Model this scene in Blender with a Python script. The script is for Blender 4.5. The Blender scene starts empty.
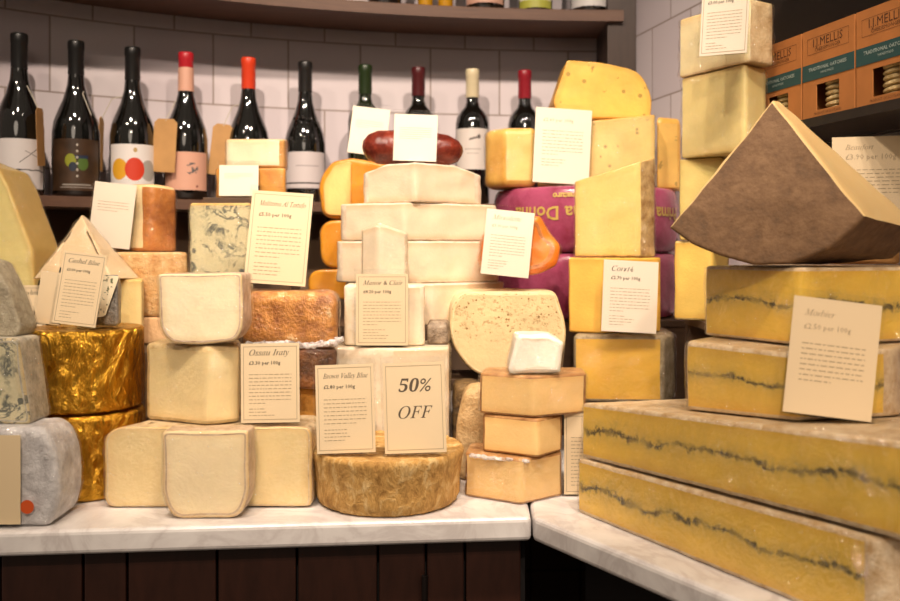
import bpy, bmesh, math, random
from mathutils import Vector, Matrix, noise
random.seed(11)
scene = bpy.context.scene
C = scene.collection
F = 900.0; HY = 250.0; CZ = 1.23
# ---------------------------------------------------------------- camera
cam = bpy.data.objects.new('camera', bpy.data.cameras.new('camera'))
C.objects.link(cam); scene.camera = cam
cam.location = (0, 0, CZ); cam.rotation_euler = (math.pi/2, 0, 0)
cam.data.lens = 36; cam.data.sensor_width = 36; cam.data.shift_y = -50.5/900
cam.data.clip_start = 0.02
cam.data.dof.use_dof = True; cam.data.dof.focus_distance = 1.2; cam.data.dof.aperture_fstop = 5.0
# ---------------------------------------------------------------- light
def lin(h):
    h = h.lstrip('#'); out = []
    for i in (0, 2, 4):
        c = int(h[i:i+2], 16)/255
        out.append(c/12.92 if c <= .04045 else ((c+.055)/1.055)**2.4)
    return (*out, 1)
world = bpy.data.worlds.new('world'); scene.world = world; world.use_nodes = True
world.node_tree.nodes['Background'].inputs[0].default_value = (1.0, .80, .62, 1)
world.node_tree.nodes['Background'].inputs[1].default_value = .15
def spot(x, y, z, tx, ty, tz, power, angle, blend=.6, size=.05, col=(1, .81, .64)):
    d = bpy.data.lights.new('ceiling_spot', 'SPOT'); d.energy = power; d.color = col
    d.spot_size = math.radians(angle); d.spot_blend = blend; d.shadow_soft_size = size
    o = bpy.data.objects.new('ceiling_spot', d); C.objects.link(o); o.location = (x, y, z)
    o.rotation_euler = (Vector((tx, ty, tz))-Vector((x, y, z))).to_track_quat('-Z', 'Y').to_euler()
    return o
spot(-.42, .46, 2.68, -.20, 1.75, 1.28, 84, 56, col=(1, .83, .68), size=.035)
spot(.38, .50, 2.68, .12, 1.75, 1.28, 74, 56, col=(1, .83, .68), size=.035)
spot(-.95, .30, 2.50, -.65, 1.7, 1.35, 18, 60, size=.03)
spot(.05, .50, 2.55, .0, 1.25, .95, 34, 60, size=.03)
spot(.0, -.8, 2.4, -.05, 1.2, 1.0, 64, 42, size=.035)
spot(.55, -.5, 2.4, .32, 1.0, 1.0, 34, 42, size=.03)
def fill_light(x, y, z, power, size):  # broad soft fill added behind the camera to brighten the front faces
    d = bpy.data.lights.new('soft_fill', 'AREA'); d.energy = power; d.color = (1, .84, .68); d.shape = 'DISK'; d.size = size
    o = bpy.data.objects.new('soft_fill', d); C.objects.link(o); o.location = (x, y, z)
    o.rotation_euler = (Vector((0, 1.3, 1.0))-Vector((x, y, z))).to_track_quat('-Z', 'Y').to_euler()
fill_light(-.2, -1.3, 2.3, 5, 1.0)
vs = scene.view_settings
vs.view_transform = 'Standard'; vs.look = 'None'; vs.gamma = 1; vs.use_curve_mapping = False; vs.exposure = 0.28

# ---------------------------------------------------------------- helpers
def px(p, Y): return (p-450)/F*Y
def pz(y, Y): return CZ-(y-HY)/F*Y
def P(p, y, Y): return Vector((px(p, Y), Y, pz(y, Y)))
MATS = {}
def mat(name, fn):
    if name not in MATS:
        m = bpy.data.materials.new(name); m.use_nodes = True
        nt = m.node_tree; nt.nodes.clear()
        out = nt.nodes.new('ShaderNodeOutputMaterial')
        fn(nt, out); MATS[name] = m
    return MATS[name]
def N(nt, t, **kw):
    n = nt.nodes.new(t)
    for k, v in kw.items():
        if k in n.inputs: n.inputs[k].default_value = v
        else: setattr(n, k, v)
    return n
def L(nt, a, b): nt.links.new(a, b)
def coords(nt, scale=1):
    tc = N(nt, 'ShaderNodeTexCoord'); mp = N(nt, 'ShaderNodeMapping')
    mp.inputs['Scale'].default_value = scale if isinstance(scale, (tuple, list)) else (scale,)*3
    L(nt, tc.outputs['Object'], mp.inputs['Vector']); return mp.outputs[0]
def nz(nt, vec, scale, detail=4, rough=.55, dist=0):
    n = N(nt, 'ShaderNodeTexNoise'); n.inputs['Scale'].default_value = scale; n.inputs['Detail'].default_value = detail
    n.inputs['Roughness'].default_value = rough; n.inputs['Distortion'].default_value = dist
    L(nt, vec, n.inputs['Vector']); return n.outputs['Fac']
def ramp(nt, fac, stops):
    r = N(nt, 'ShaderNodeValToRGB'); e = r.color_ramp.elements
    while len(e) < len(stops): e.new(.5)
    for i, (p, c) in enumerate(stops): e[i].position = p; e[i].color = c if len(c) == 4 else (*c, 1)
    L(nt, fac, r.inputs[0]); return r.outputs[0]
def mix(nt, fac, a, b):
    m = N(nt, 'ShaderNodeMix', data_type='RGBA')
    for s, v in ((0, fac), (6, a), (7, b)):
        if hasattr(v, 'is_linked') or hasattr(v, 'links'): L(nt, v, m.inputs[s])
        else: m.inputs[s].default_value = v
    return m.outputs[2]
def math_(nt, op, a, b=0, c=0):
    m = N(nt, 'ShaderNodeMath', operation=op)
    for s, v in ((0, a), (1, b), (2, c)):
        if hasattr(v, 'links'): L(nt, v, m.inputs[s])
        else: m.inputs[s].default_value = v
    return m.outputs[0]
def bsdf(nt, out, col, rough=.5, bump=None, strength=.3, dist=.001, **kw):
    b = N(nt, 'ShaderNodeBsdfPrincipled')
    if hasattr(col, 'links'): L(nt, col, b.inputs['Base Color'])
    else: b.inputs['Base Color'].default_value = col
    if hasattr(rough, 'links'): L(nt, rough, b.inputs['Roughness'])
    else: b.inputs['Roughness'].default_value = rough
    for k, v in kw.items(): b.inputs[k.replace('_', ' ')].default_value = v
    if bump is not None:
        bp = N(nt, 'ShaderNodeBump'); bp.inputs['Strength'].default_value = strength; bp.inputs['Distance'].default_value = dist
        L(nt, bump, bp.inputs['Height']); L(nt, bp.outputs[0], b.inputs['Normal'])
    L(nt, b.outputs[0], out.inputs[0]); return b
def shade(c, k): return (min(c[0]*k, 1), min(c[1]*k, 1), min(c[2]*k, 1), 1)

def paste(hexc, holes=0, veins=0, ash=0, speck=0, var=.12, gloss=.42, edge=None):
    name = 'paste_%s_%s%s%s%s%s' % (hexc, holes, veins, ash, speck, edge or '')
    def fn(nt, out):
        v = coords(nt); c = lin(hexc)
        col = ramp(nt, nz(nt, v, 22, 3), [(.3, shade(c, 1-var)), (.7, shade(c, 1+var*.6))])
        h = nz(nt, v, 240, 5)
        ea = N(nt, 'ShaderNodeAttribute', attribute_name='e')
        ed = math_(nt, 'ADD', ea.outputs['Fac'], math_(nt, 'MULTIPLY', math_(nt, 'SUBTRACT', nz(nt, v, 30, 3), .5), .008))
        k_ = ramp(nt, math_(nt, 'MULTIPLY', ed, 50), [(.02, (1, 1, 1)), (.2, (.55, .55, .55)), (.65, (0, 0, 0))]) if hexc != 'fbf3e2' else 0.0
        col = mix(nt, math_(nt, 'MULTIPLY', k_, .8), col, (c[0]*.80, c[1]*.62, c[2]*.42, 1))
        if holes:
            vo = N(nt, 'ShaderNodeTexVoronoi'); vo.inputs['Scale'].default_value = holes; L(nt, v, vo.inputs['Vector'])
            gate = math_(nt, 'GREATER_THAN', nz(nt, v, 40, 1), .46)
            m = math_(nt, 'LESS_THAN', vo.outputs['Distance'], .19)
            m = math_(nt, 'MULTIPLY', m, gate)
            col = mix(nt, m, col, shade(c, .55))
            h = math_(nt, 'SUBTRACT', h, math_(nt, 'MULTIPLY', m, 2.5))
        if speck:
            m = ramp(nt, nz(nt, v, speck, 3, .7), [(.56, (0, 0, 0)), (.66, (1, 1, 1))])
            col = mix(nt, m, col, shade(c, .62)); h = math_(nt, 'SUBTRACT', h, m)
        if veins:
            n1 = nz(nt, v, 26, 5, .62, .8)
            a = math_(nt, 'ABSOLUTE', math_(nt, 'SUBTRACT', n1, .5))
            m = ramp(nt, a, [(.012, (1, 1, 1)), (.05, (0, 0, 0))])
            m = math_(nt, 'MULTIPLY', m, ramp(nt, nz(nt, v, 34, 3), [(.42, (0, 0, 0)), (.55, (1, 1, 1))]))
            sp = ramp(nt, nz(nt, v, 95, 3, .6), [(.57, (0, 0, 0)), (.64, (1, 1, 1))])
            sp = math_(nt, 'MULTIPLY', sp, ramp(nt, nz(nt, v, 20, 2), [(.45, (0, 0, 0)), (.6, (1, 1, 1))]))
            m = math_(nt, 'MAXIMUM', m, sp)
            col = mix(nt, math_(nt, 'MULTIPLY', m, .85), col, lin('3f4a4c'))
        if ash:
            at = N(nt, 'ShaderNodeAttribute', attribute_name='h')
            wob = math_(nt, 'MULTIPLY', math_(nt, 'SUBTRACT', nz(nt, v, 11, 3, .6), .5), .55)
            d = math_(nt, 'ABSOLUTE', math_(nt, 'SUBTRACT', math_(nt, 'ADD', at.outputs['Fac'], wob), .52))
            d = math_(nt, 'ADD', d, math_(nt, 'MULTIPLY', math_(nt, 'SUBTRACT', nz(nt, v, 120, 4, .75), .5), .30))
            m = ramp(nt, d, [(.004, (1, 1, 1)), (.055, (0, 0, 0))])
            m = math_(nt, 'MULTIPLY', m, ramp(nt, nz(nt, v, 30, 4, .7), [(.34, (.25, .25, .25)), (.52, (1, 1, 1))]))
            gl = ramp(nt, d, [(.03, (1, 1, 1)), (.20, (0, 0, 0))])
            col = mix(nt, math_(nt, 'MULTIPLY', gl, .25), col, lin('8a8a6a'))
            col = mix(nt, math_(nt, 'MULTIPLY', m, .88), col, lin('20292e'))
        bsdf(nt, out, col, gloss, h, .36, .0012, Subsurface_Weight=.12, Subsurface_Radius=(.02, .01, .005), Subsurface_Scale=.4, Coat_Weight=.12, Coat_Roughness=.25)
    return mat(name, fn)
def rind(h1, h2, scale=60, bump=.6, gloss=.65, h3=None, dist=.002):
    def fn(nt, out):
        v = coords(nt)
        a = nz(nt, v, scale, 6, .65)
        st = [(.32, lin(h1)), (.62, lin(h2))]
        if h3: st.append((.74, lin(h3)))
        bsdf(nt, out, ramp(nt, a, st), gloss, math_(nt, 'ADD', a, nz(nt, v, scale*4, 4)), bump, dist)
    return mat('rind_%s_%s_%s_%s' % (h1, h2, h3, scale), fn)
def plain(name, hexc, rough=.5, var=0, **kw):
    def fn(nt, out):
        c = lin(hexc)
        if var:
            v = coords(nt); c2 = ramp(nt, nz(nt, v, 40, 4), [(.3, shade(c, 1-var)), (.7, shade(c, 1+var))])
            bsdf(nt, out, c2, rough, nz(nt, v, 300), .1, .0005, **kw)
        else: bsdf(nt, out, c, rough, **kw)
    return mat(name, fn)
def film_fn(nt, out, rough=.055, base=.10):
    v = coords(nt, (1, 1, 1))
    a = math_(nt, 'ABSOLUTE', math_(nt, 'SUBTRACT', nz(nt, v, 26, 3, .6, 1.6), .5)); a = math_(nt, 'MULTIPLY', a, 3.0); b2 = nz(nt, v, 130, 3, .6, 1.0)
    hgt = math_(nt, 'ADD', a, math_(nt, 'MULTIPLY', b2, .3))
    bp = N(nt, 'ShaderNodeBump'); bp.inputs['Strength'].default_value = .9; bp.inputs['Distance'].default_value = .009; L(nt, hgt, bp.inputs['Height'])
    g = N(nt, 'ShaderNodeBsdfGlossy'); g.inputs['Roughness'].default_value = rough; g.inputs['Color'].default_value = (1, 1, 1, 1); L(nt, bp.outputs[0], g.inputs['Normal'])
    t = N(nt, 'ShaderNodeBsdfTransparent'); t.inputs['Color'].default_value = (.99, .99, .99, 1)
    lw = N(nt, 'ShaderNodeFresnel'); lw.inputs['IOR'].default_value = 1.4
    f = math_(nt, 'MINIMUM', math_(nt, 'ADD', math_(nt, 'MULTIPLY', lw.outputs[0], .45), .06), .22)
    ms = N(nt, 'ShaderNodeMixShader'); L(nt, f, ms.inputs[0]); L(nt, t.outputs[0], ms.inputs[1]); L(nt, g.outputs[0], ms.inputs[2])
    L(nt, ms.outputs[0], out.inputs[0])
def film(): return mat('plastic_film', film_fn)
def acrylic():
    def fn(nt, out):
        g = N(nt, 'ShaderNodeBsdfGlossy'); g.inputs['Roughness'].default_value = .04
        t = N(nt, 'ShaderNodeBsdfTransparent'); t.inputs['Color'].default_value = (.995, .995, .993, 1)
        lw = N(nt, 'ShaderNodeFresnel'); lw.inputs['IOR'].default_value = 1.25
        ms = N(nt, 'ShaderNodeMixShader'); L(nt, math_(nt, 'MULTIPLY', lw.outputs[0], .4), ms.inputs[0]); L(nt, t.outputs[0], ms.inputs[1]); L(nt, g.outputs[0], ms.inputs[2])
        L(nt, ms.outputs[0], out.inputs[0])
    return mat('clear_acrylic', fn)

def empty(name, loc, label=None, cat=None, group=None):
    o = bpy.data.objects.new(name, None); C.objects.link(o); o.location = loc; o.empty_display_size = .02
    if label: tag(o, label, cat, group)
    return o
def tag(o, label=None, cat=None, group=None, kind=None):
    if label: o['label'] = label
    if cat: o['category'] = cat
    if group: o['group'] = group
    if kind: o['kind'] = kind
    return o
def obj(name, bm, m, parent=None, smooth=False, origin=None):
    """link a bmesh (world coordinates) as one mesh object with its origin at the parent / base"""
    me = bpy.data.meshes.new(name)
    if origin is None:
        if parent is not None: origin = PO[parent.name]
        else:
            xs = [v.co for v in bm.verts]
            origin = Vector(((min(c.x for c in xs)+max(c.x for c in xs))/2, (min(c.y for c in xs)+max(c.y for c in xs))/2, min(c.z for c in xs)))
    for v in bm.verts: v.co -= origin
    bmesh.ops.recalc_face_normals(bm, faces=bm.faces) if not getattr(bm, 'flag_open', False) and not smooth == 'keep' else None
    if smooth:
        for f in bm.faces: f.smooth = True
    bm.to_mesh(me); bm.free()
    for mm in (m if isinstance(m, (list, tuple)) else [m]): me.materials.append(mm)
    o = bpy.data.objects.new(name, me); C.objects.link(o)
    if parent is not None:
        o.parent = parent; o.location = origin-PO[parent.name]
    else: o.location = origin
    PO[o.name] = Vector(origin)
    return o
PO = {}
def thing(name, loc, label, cat, group=None):
    o = empty(name, loc, label, cat, group); PO[o.name] = Vector(loc); return o
def box(bm, x0, x1, y0, y1, z0, z1, M=None, bev=0):
    vs_ = [bm.verts.new((x, y, z)) for x in (x0, x1) for y in (y0, y1) for z in (z0, z1)]
    q = [(0, 1, 3, 2), (4, 6, 7, 5), (0, 4, 5, 1), (2, 3, 7, 6), (0, 2, 6, 4), (1, 5, 7, 3)]
    fs = [bm.faces.new([vs_[i] for i in f]) for f in q]
    if bev:
        es = {e for f in fs for e in f.edges}
        r = bmesh.ops.bevel(bm, geom=list(es), offset=bev, segments=2, affect='EDGES', profile=.6)
        vs_ = list({v for f in r['faces'] for v in f.verts})
    if M is not None:
        for v in vs_: v.co = M @ v.co
    return vs_
def lathe(bm, prof, cx, cy, seg=32, cap=True):
    rings = []
    for r, z in prof:
        if r < 1e-6: rings.append([bm.verts.new((cx, cy, z))])
        else: rings.append([bm.verts.new((cx+r*math.cos(2*math.pi*i/seg), cy+r*math.sin(2*math.pi*i/seg), z)) for i in range(seg)])
    for a, b in zip(rings, rings[1:]):
        for i in range(seg):
            j = (i+1) % seg
            if len(a) == 1 and len(b) > 1: bm.faces.new((a[0], b[j], b[i]))
            elif len(b) == 1 and len(a) > 1: bm.faces.new((a[i], a[j], b[0]))
            elif len(a) > 1: bm.faces.new((a[i], a[j], b[j], b[i]))
def tube(bm, pts, r, seg=6):
    rings = []
    for i, p in enumerate(pts):
        p = Vector(p); t = (Vector(pts[min(i+1, len(pts)-1)])-Vector(pts[max(i-1, 0)])).normalized()
        a = t.cross(Vector((0, 0, 1)));  a = a.normalized() if a.length > 1e-4 else Vector((1, 0, 0)); b = t.cross(a)
        rings.append([bm.verts.new(p+(a*math.cos(k*2*math.pi/seg)+b*math.sin(k*2*math.pi/seg))*r) for k in range(seg)])
    for a, b in zip(rings, rings[1:]):
        for i in range(seg): bm.faces.new((a[i], a[(i+1) % seg], b[(i+1) % seg], b[i]))
    bm.faces.new(rings[0][::-1]); bm.faces.new(rings[-1])

# ---- organic cheese solid: an outline with rounded corners swept along w, rounded rims, light surface relief
def round_poly(poly, step):
    """poly: [(u, v, flag, radius)]; flag belongs to the edge leaving the vertex."""
    n = len(poly); pts = []
    for i in range(n):
        p = Vector(poly[i][:2]); a = Vector(poly[i-1][:2]); b = Vector(poly[(i+1) % n][:2])
        fl_in, fl_out = poly[i-1][2], poly[i][2]; r = poly[i][3]
        da, db = (a-p), (b-p)
        r = min(r, da.length*.48, db.length*.48)
        k = 1 if r < .0035 else (3 if r < .012 else 6)
        A = p+da.normalized()*r; B = p+db.normalized()*r
        for j in range(k+1):
            t = j/k; q = A*(1-t)**2+p*2*t*(1-t)+B*t*t
            fl = (fl_in if t < .5 else fl_out) if fl_in == fl_out or r < .0035 else 'r'
            if j == k: fl = fl_out
            pts.append((q, fl))
    out = []
    for i in range(len(pts)):
        p, f = pts[i]; q = pts[(i+1) % len(pts)][0]
        n_ = max(1, int((q-p).length/step))
        for j in range(n_): out.append((p.lerp(q, j/n_), f))
    return out
def outset(pts, cen, d):
    return [p+(cen-p).normalized()*min(d, (cen-p).length*.9) for p in pts]
def solid(poly, w0, w1, frame='up', rb0=.004, rb1=.004, f0='r', f1='r', step=.007, amp=.0008, wtop=None, bulge=0, seed=0, wbot=None):
    """returns bmesh with faces tagged: material_index 0 paste(cut) 1 rind; vertex float layer h"""
    ol = round_poly(poly, step); P2 = [p for p, f in ol]; fl = [f for p, f in ol]
    cen = sum(P2, Vector((0, 0)))/len(P2)
    size = min((p-cen).length for p in P2)
    H = w1-w0
    prof = []  # (w fraction pos, inset, flag)
    def arc(rb, top):
        res = []
        for j in range(4):
            a = j/3*math.pi/2
            res.append((rb*(1-math.cos(a)), rb*(1-math.sin(a)))) # (dist from cap plane, inset) 
        return res
    caps = [c for c in (size*k for k in (.85, .7, .5, .3, .15)) if c > max(rb0, rb1)*1.3]
    for c in caps+[max(size*.07, rb0*.9)]: prof.append((0, c+rb0, f0))
    prof.append((0, rb0*1.6, f0))
    for d, ins in arc(rb0, 0): prof.append((d, ins, f0 if d < rb0*.5 else 's'))
    nmid = max(1, int((H-rb0-rb1)/step))
    for j in range(1, nmid): prof.append((rb0+(H-rb0-rb1)*j/nmid, 0, 's'))
    for d, ins in arc(rb1, 1)[::-1]: prof.append((H-d, ins, 's' if d > rb1*.5 else f1))
    prof.append((H, rb1*1.6, f1))
    for c in [max(size*.07, rb1*.9)]+caps[::-1]: prof.append((H, c+rb1, f1))
    bm = bmesh.new(); hl = bm.verts.layers.float.new('h'); el = bm.verts.layers.float.new('e'); rings = []
    off = Vector((seed*3.1, seed*1.7, seed*.9))
    def place(q, d):
        t = d/H
        a = w0 if wbot is None else w0+wbot(q)
        b = w1 if wtop is None else w1+wtop(q)
        w = a+(b-a)*t
        v = Vector((q.x, q.y, w)) if frame == 'up' else Vector((q.x, w, q.y))
        return v, t
    for d, ins, f in prof:
        bl = bulge*4*(d/H)*(1-d/H)
        ps = outset(P2, cen, ins-bl) if (ins-bl) > 0 else [p-(cen-p).normalized()*(bl-ins) for p in P2]
        ring = []
        for q in ps:
            v, t = place(q, d)
            nv = noise.noise_vector(v*38+off)*amp+noise.noise_vector(v*120+off)*amp*.4
            if frame == 'up': nv.z *= .3
            bv = bm.verts.new(v+nv); bv[hl] = t
            bv[el] = min(.03, min(d, H-d) if frame == 'up' else ins); ring.append(bv)
        rings.append(ring)
    n = len(P2)
    for k in range(len(rings)-1):
        fk = prof[k][2] if prof[k][2] != 's' else prof[k+1][2]
        if prof[k][2] != prof[k+1][2]: fk = 's'
        for i in range(n):
            j = (i+1) % n
            f = bm.faces.new((rings[k][i], rings[k][j], rings[k+1][j], rings[k+1][i]))
            g = fl[i] if fk == 's' else fk
            lo, hi = prof[k][0], prof[k+1][0]
            if frame == 'up':
                if f0 == 'r' and hi <= rb0+1e-6: g = 'r'
                if f1 == 'r' and lo >= H-rb1-1e-6: g = 'r'
            elif f0 == 'c' and hi <= 1e-6 and prof[k][1] <= rb0*1.6+1e-6: g = fl[i]
            f.material_index = 0 if g == 'c' else 1
    for ring, g in ((rings[0][::-1], f0), (rings[-1], f1)):
        f = bm.faces.new(ring); f.material_index = 0 if g == 'c' else 1
    for f in bm.faces: f.smooth = True
    bmesh.ops.recalc_face_normals(bm, faces=bm.faces)
    return bm
def split_mat(bm, idx):
    b = bm.copy()
    bmesh.ops.delete(b, geom=[f for f in b.faces if f.material_index != idx], context='FACES')
    for f in b.faces: f.material_index = 0
    return b
def emit(o_name, bm, mp, mr, label, cat='cheese', group=None, wrap=0, names=('paste', 'rind'), puff=.0018):
    cs = [v.co for v in bm.verts]
    base = Vector(((min(c.x for c in cs)+max(c.x for c in cs))/2, (min(c.y for c in cs)+max(c.y for c in cs))/2, min(c.z for c in cs)))
    root = thing(o_name, base, label, cat, group)
    if wrap:
        w = bm.copy(); w.normal_update()
        for f in w.faces: f.material_index = 0
        for v in w.verts:
            c = v.co.copy()
            k = puff+wrap*.0016*max(0, noise.noise(c*55)+.25)+wrap*.0012*abs(noise.noise(c*160))
            nn = v.normal.copy(); nn.z *= .1
            v.co = c+nn*k
            if v.co.z < base.z+.0004: v.co.z = base.z+.0004
        obj('plastic_wrap', w, film(), root, smooth='keep')
    for i, (nm, m) in enumerate(zip(names, (mp, mr))):
        b = split_mat(bm, i)
        if len(b.faces): obj(nm, b, m, root, smooth='keep')
        else: b.free()
    bm.free()
    return root
def fp(*pts):
    """footprint from (pixel column, depth, edge flag, corner radius)"""
    return [(px(p[0], p[1]), p[1], p[2], p[3] if len(p) > 3 else .003) for p in pts]
def fo(Y, *pts):
    """front outline from pixels at depth Y"""
    return [(px(p[0], Y), pz(p[1], Y), p[2], p[3] if len(p) > 3 else .004) for p in pts]

# ================================================================ STRUCTURE
def wallY(p): return 1.764*math.exp(6.5e-4*p-5.3e-7*p*p)
WP = [Vector((px(p, wallY(p)), wallY(p))) for p in range(-220, 611, 10)]
def wnorm(i):
    t = (WP[min(i+1, len(WP)-1)]-WP[max(i-1, 0)]).normalized(); return Vector((t.y, -t.x))
def wall_at(p, d):
    i = min(range(len(WP)), key=lambda k: abs(WP[k].x/WP[k].y*F+450-p)); 
    q = Vector((px(p, wallY(p)), wallY(p))); return q+wnorm(i)*d
def tile_fn(nt, out):
    uv = N(nt, 'ShaderNodeTexCoord').outputs['UV']
    b = N(nt, 'ShaderNodeTexBrick'); b.offset = .5; b.squash = 1
    for k, v in (('Scale', 1), ('Brick Width', .165), ('Row Height', .155), ('Mortar Size', .0022), ('Mortar Smooth', .3), ('Bias', 0)): b.inputs[k].default_value = v
    b.inputs['Color1'].default_value = lin('dad0d2'); b.inputs['Color2'].default_value = lin('d2c6ca'); b.inputs['Mortar'].default_value = lin('a4958f')
    L(nt, uv, b.inputs['Vector'])
    v = coords(nt)
    h = math_(nt, 'ADD', math_(nt, 'MULTIPLY', b.outputs['Fac'], -1), math_(nt, 'MULTIPLY', nz(nt, v, 14, 2), .5))
    bsdf(nt, out, b.outputs['Color'], .12, h, .35, .003)
TILE = mat('glazed_wall_tile', tile_fn)
def wall_mesh(name, plan, s0, z0, z1, material=None):
    bm = bmesh.new(); uvl = bm.loops.layers.uv.new('UVMap'); s = s0; cols = []
    for i, p in enumerate(plan):
        if i: s += (p-plan[i-1]).length
        cols.append((bm.verts.new((p.x, p.y, z0)), bm.verts.new((p.x, p.y, z1)), s))
    for a, b in zip(cols, cols[1:]):
        f = bm.faces.new((a[0], b[0], b[1], a[1]))
        for lp, (u, w) in zip(f.loops, ((a[2], z0), (b[2], z0), (b[2], z1), (a[2], z1))): lp[uvl].uv = (u, w-1.705+.155*20)
        f.smooth = True
    # thickness behind
    back = [(bm.verts.new((c[0].co.x+.02, c[0].co.y+.06, z0)), bm.verts.new((c[0].co.x+.02, c[0].co.y+.06, z1))) for c in cols]
    for i in range(len(cols)-1): bm.faces.new((back[i][0], back[i][1], back[i+1][1], back[i+1][0]))
    for i in (0, len(cols)-1): bm.faces.new((cols[i][0], cols[i][1], back[i][1], back[i][0]))
    for k in (0, 1):
        for i in range(len(cols)-1): bm.faces.new((cols[i][k], cols[i+1][k], back[i+1][k], back[i][k]))
    return tag(obj(name, bm, material or TILE, smooth='keep'), kind='structure')
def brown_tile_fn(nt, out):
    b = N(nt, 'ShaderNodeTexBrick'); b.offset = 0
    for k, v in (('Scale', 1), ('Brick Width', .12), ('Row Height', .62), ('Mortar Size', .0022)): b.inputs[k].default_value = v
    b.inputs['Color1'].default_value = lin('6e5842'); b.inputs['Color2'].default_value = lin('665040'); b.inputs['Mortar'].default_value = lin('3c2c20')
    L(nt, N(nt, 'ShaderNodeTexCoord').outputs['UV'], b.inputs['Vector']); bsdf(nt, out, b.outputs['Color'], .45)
wall_mesh('wall_back', WP+[Vector((.40, 2.153))], .045, 1.3125, 2.75)
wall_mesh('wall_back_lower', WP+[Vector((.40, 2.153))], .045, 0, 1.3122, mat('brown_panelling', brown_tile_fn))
RW = lambda Y: .909-.247*Y
wall_mesh('wall_right', [Vector((RW(2.15), 2.15)), Vector((RW(1.3), 1.3)), Vector((RW(.2), .2))], .10, 0, 2.75)
bm = bmesh.new(); box(bm, -1.8, 1.2, -1.5, 2.4, -.05, 0)
tag(obj('floor', bm, plain('floor_stone', '5a4a3c', .5, .1)), kind='structure')
def wood(name, h1, h2, rough=.45, axis=(1, 1, 1), sc=30):
    def fn(nt, out):
        v = coords(nt, axis); a = nz(nt, v, sc, 6, .6, .4)
        bsdf(nt, out, ramp(nt, a, [(.3, lin(h1)), (.7, lin(h2))]), rough, a, .15, .001)
    return mat(name, fn)
SHELFM = wood('brown_shelf_wood', '553a2b', '644735', .5, (.3, 2, 6))
def shelf(name, d, z0, z1, p1, endx=None):
    bm = bmesh.new(); n = [i for i in range(len(WP)) if WP[i].x/WP[i].y*F+450 <= p1]; rows = []
    for i in n:
        q = WP[i]-Vector((0, 0)); nn = wnorm(i)
        a = q+nn*.001; b = q+nn*d
        rows.append([bm.verts.new((a.x, a.y, z0)), bm.verts.new((b.x, b.y, z0)), bm.verts.new((b.x, b.y, z0+.001)), bm.verts.new((b.x, b.y, z1-.0015)), bm.verts.new((b.x-nn.x*.0015, b.y-nn.y*.0015, z1)), bm.verts.new((a.x, a.y, z1))])
    for a, b in zip(rows, rows[1:]):
        for k in range(6): bm.faces.new((a[k], b[k], b[(k+1) % 6], a[(k+1) % 6]))
    bm.faces.new(rows[0]); bm.faces.new(rows[-1][::-1])
    return obj(name, bm, SHELFM)
tag(shelf('wall_shelf', .145, 1.312, 1.332, 600), 'brown wooden shelf holding the row of ten wine bottles', 'shelf')
tag(shelf('wall_shelf', .165, 1.736, 1.761, 612), 'brown wooden shelf over the tiles, carrying only bottle bases in view', 'shelf')
bm = bmesh.new(); box(bm, .350, .414, 2.0, 2.15, .0, 2.75, bev=.002)
tag(obj('trim_1', bm, wood('dark_post_wood', '2f2017', '3b291e', .5, (3, 3, .4))), kind='structure')
# dark cabinet niche on right wall, carries cracker boxes
def wframe(Y, d):   # point on right wall at depth Y, moved d off the wall
    n = Vector((-1, -.247)).normalized(); return Vector((RW(Y), Y))+n*d
def wall_slab(bm, Ya, Yb, d0, d1, z0, z1):
    ps = [wframe(Ya, d0), wframe(Yb, d0), wframe(Yb, d1), wframe(Ya, d1)]
    lo = [bm.verts.new((p.x, p.y, z0)) for p in ps]; hi = [bm.verts.new((p.x, p.y, z1)) for p in ps]
    bm.faces.new(lo); bm.faces.new(hi)
    for i in range(4): bm.faces.new((lo[i], lo[(i+1) % 4], hi[(i+1) % 4], hi[i]))
BLK = plain('black_cabinet', '1d1714', .5, .1)
cab = thing('wall_cabinet', (RW(1.2)-.05, 1.2, 1.39), 'black open cabinet on the right wall holding the cracker boxes', 'cabinet')
bm = bmesh.new(); wall_slab(bm, 1.66, .55, .001, .012, 1.39, 2.3); obj('back_panel', bm, BLK, cab)
bm = bmesh.new(); wall_slab(bm, 1.42, .55, .012, .137, 1.392, 1.404); obj('shelf_board', bm, BLK, cab)
bm = bmesh.new(); wall_slab(bm, 1.42, .55, .012, .137, 1.66, 1.675); obj('shelf_board', bm, BLK, cab)
# marble counter in two slabs
def marble_fn(nt, out):
    v = coords(nt)
    a = nz(nt, v, 7, 7, .6, 1.6); b = math_(nt, 'ABSOLUTE', math_(nt, 'SUBTRACT', a, .5))
    m = ramp(nt, b, [(0, lin('cbc5c3')), (.05, lin('dcd8d6')), (.16, lin('e6e3e1'))])
    c = mix(nt, ramp(nt, nz(nt, v, 18, 4), [(.45, (0, 0, 0)), (.8, (.5, .5, .5))]), m, lin('c2bcba'))
    bsdf(nt, out, c, .28, nz(nt, v, 90), .04, .0005)
MARB = mat('white_marble', marble_fn)
cA = Vector((-1.2, .99)); cB = Vector((.1015, 1.111)); 
cC = cB+Vector((.119, -.187)).normalized()*.95
gap = .0012
def slab(name, poly, z0, z1, m, label, cat, bev=.006):
    bm = bmesh.new(); lo = [bm.verts.new((*p, z0)) for p in poly]; hi = [bm.verts.new((*p, z1)) for p in poly]
    bm.faces.new(lo); bm.faces.new(hi)
    for i in range(len(poly)): bm.faces.new((lo[i], lo[(i+1) % len(poly)], hi[(i+1) % len(poly)], hi[i]))
    if bev: bmesh.ops.bevel(bm, geom=list(bm.edges), offset=bev, segments=3, affect='EDGES', profile=.5)
    bmesh.ops.recalc_face_normals(bm, faces=bm.faces)
    return tag(obj(name, bm, m), label, cat)
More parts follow.
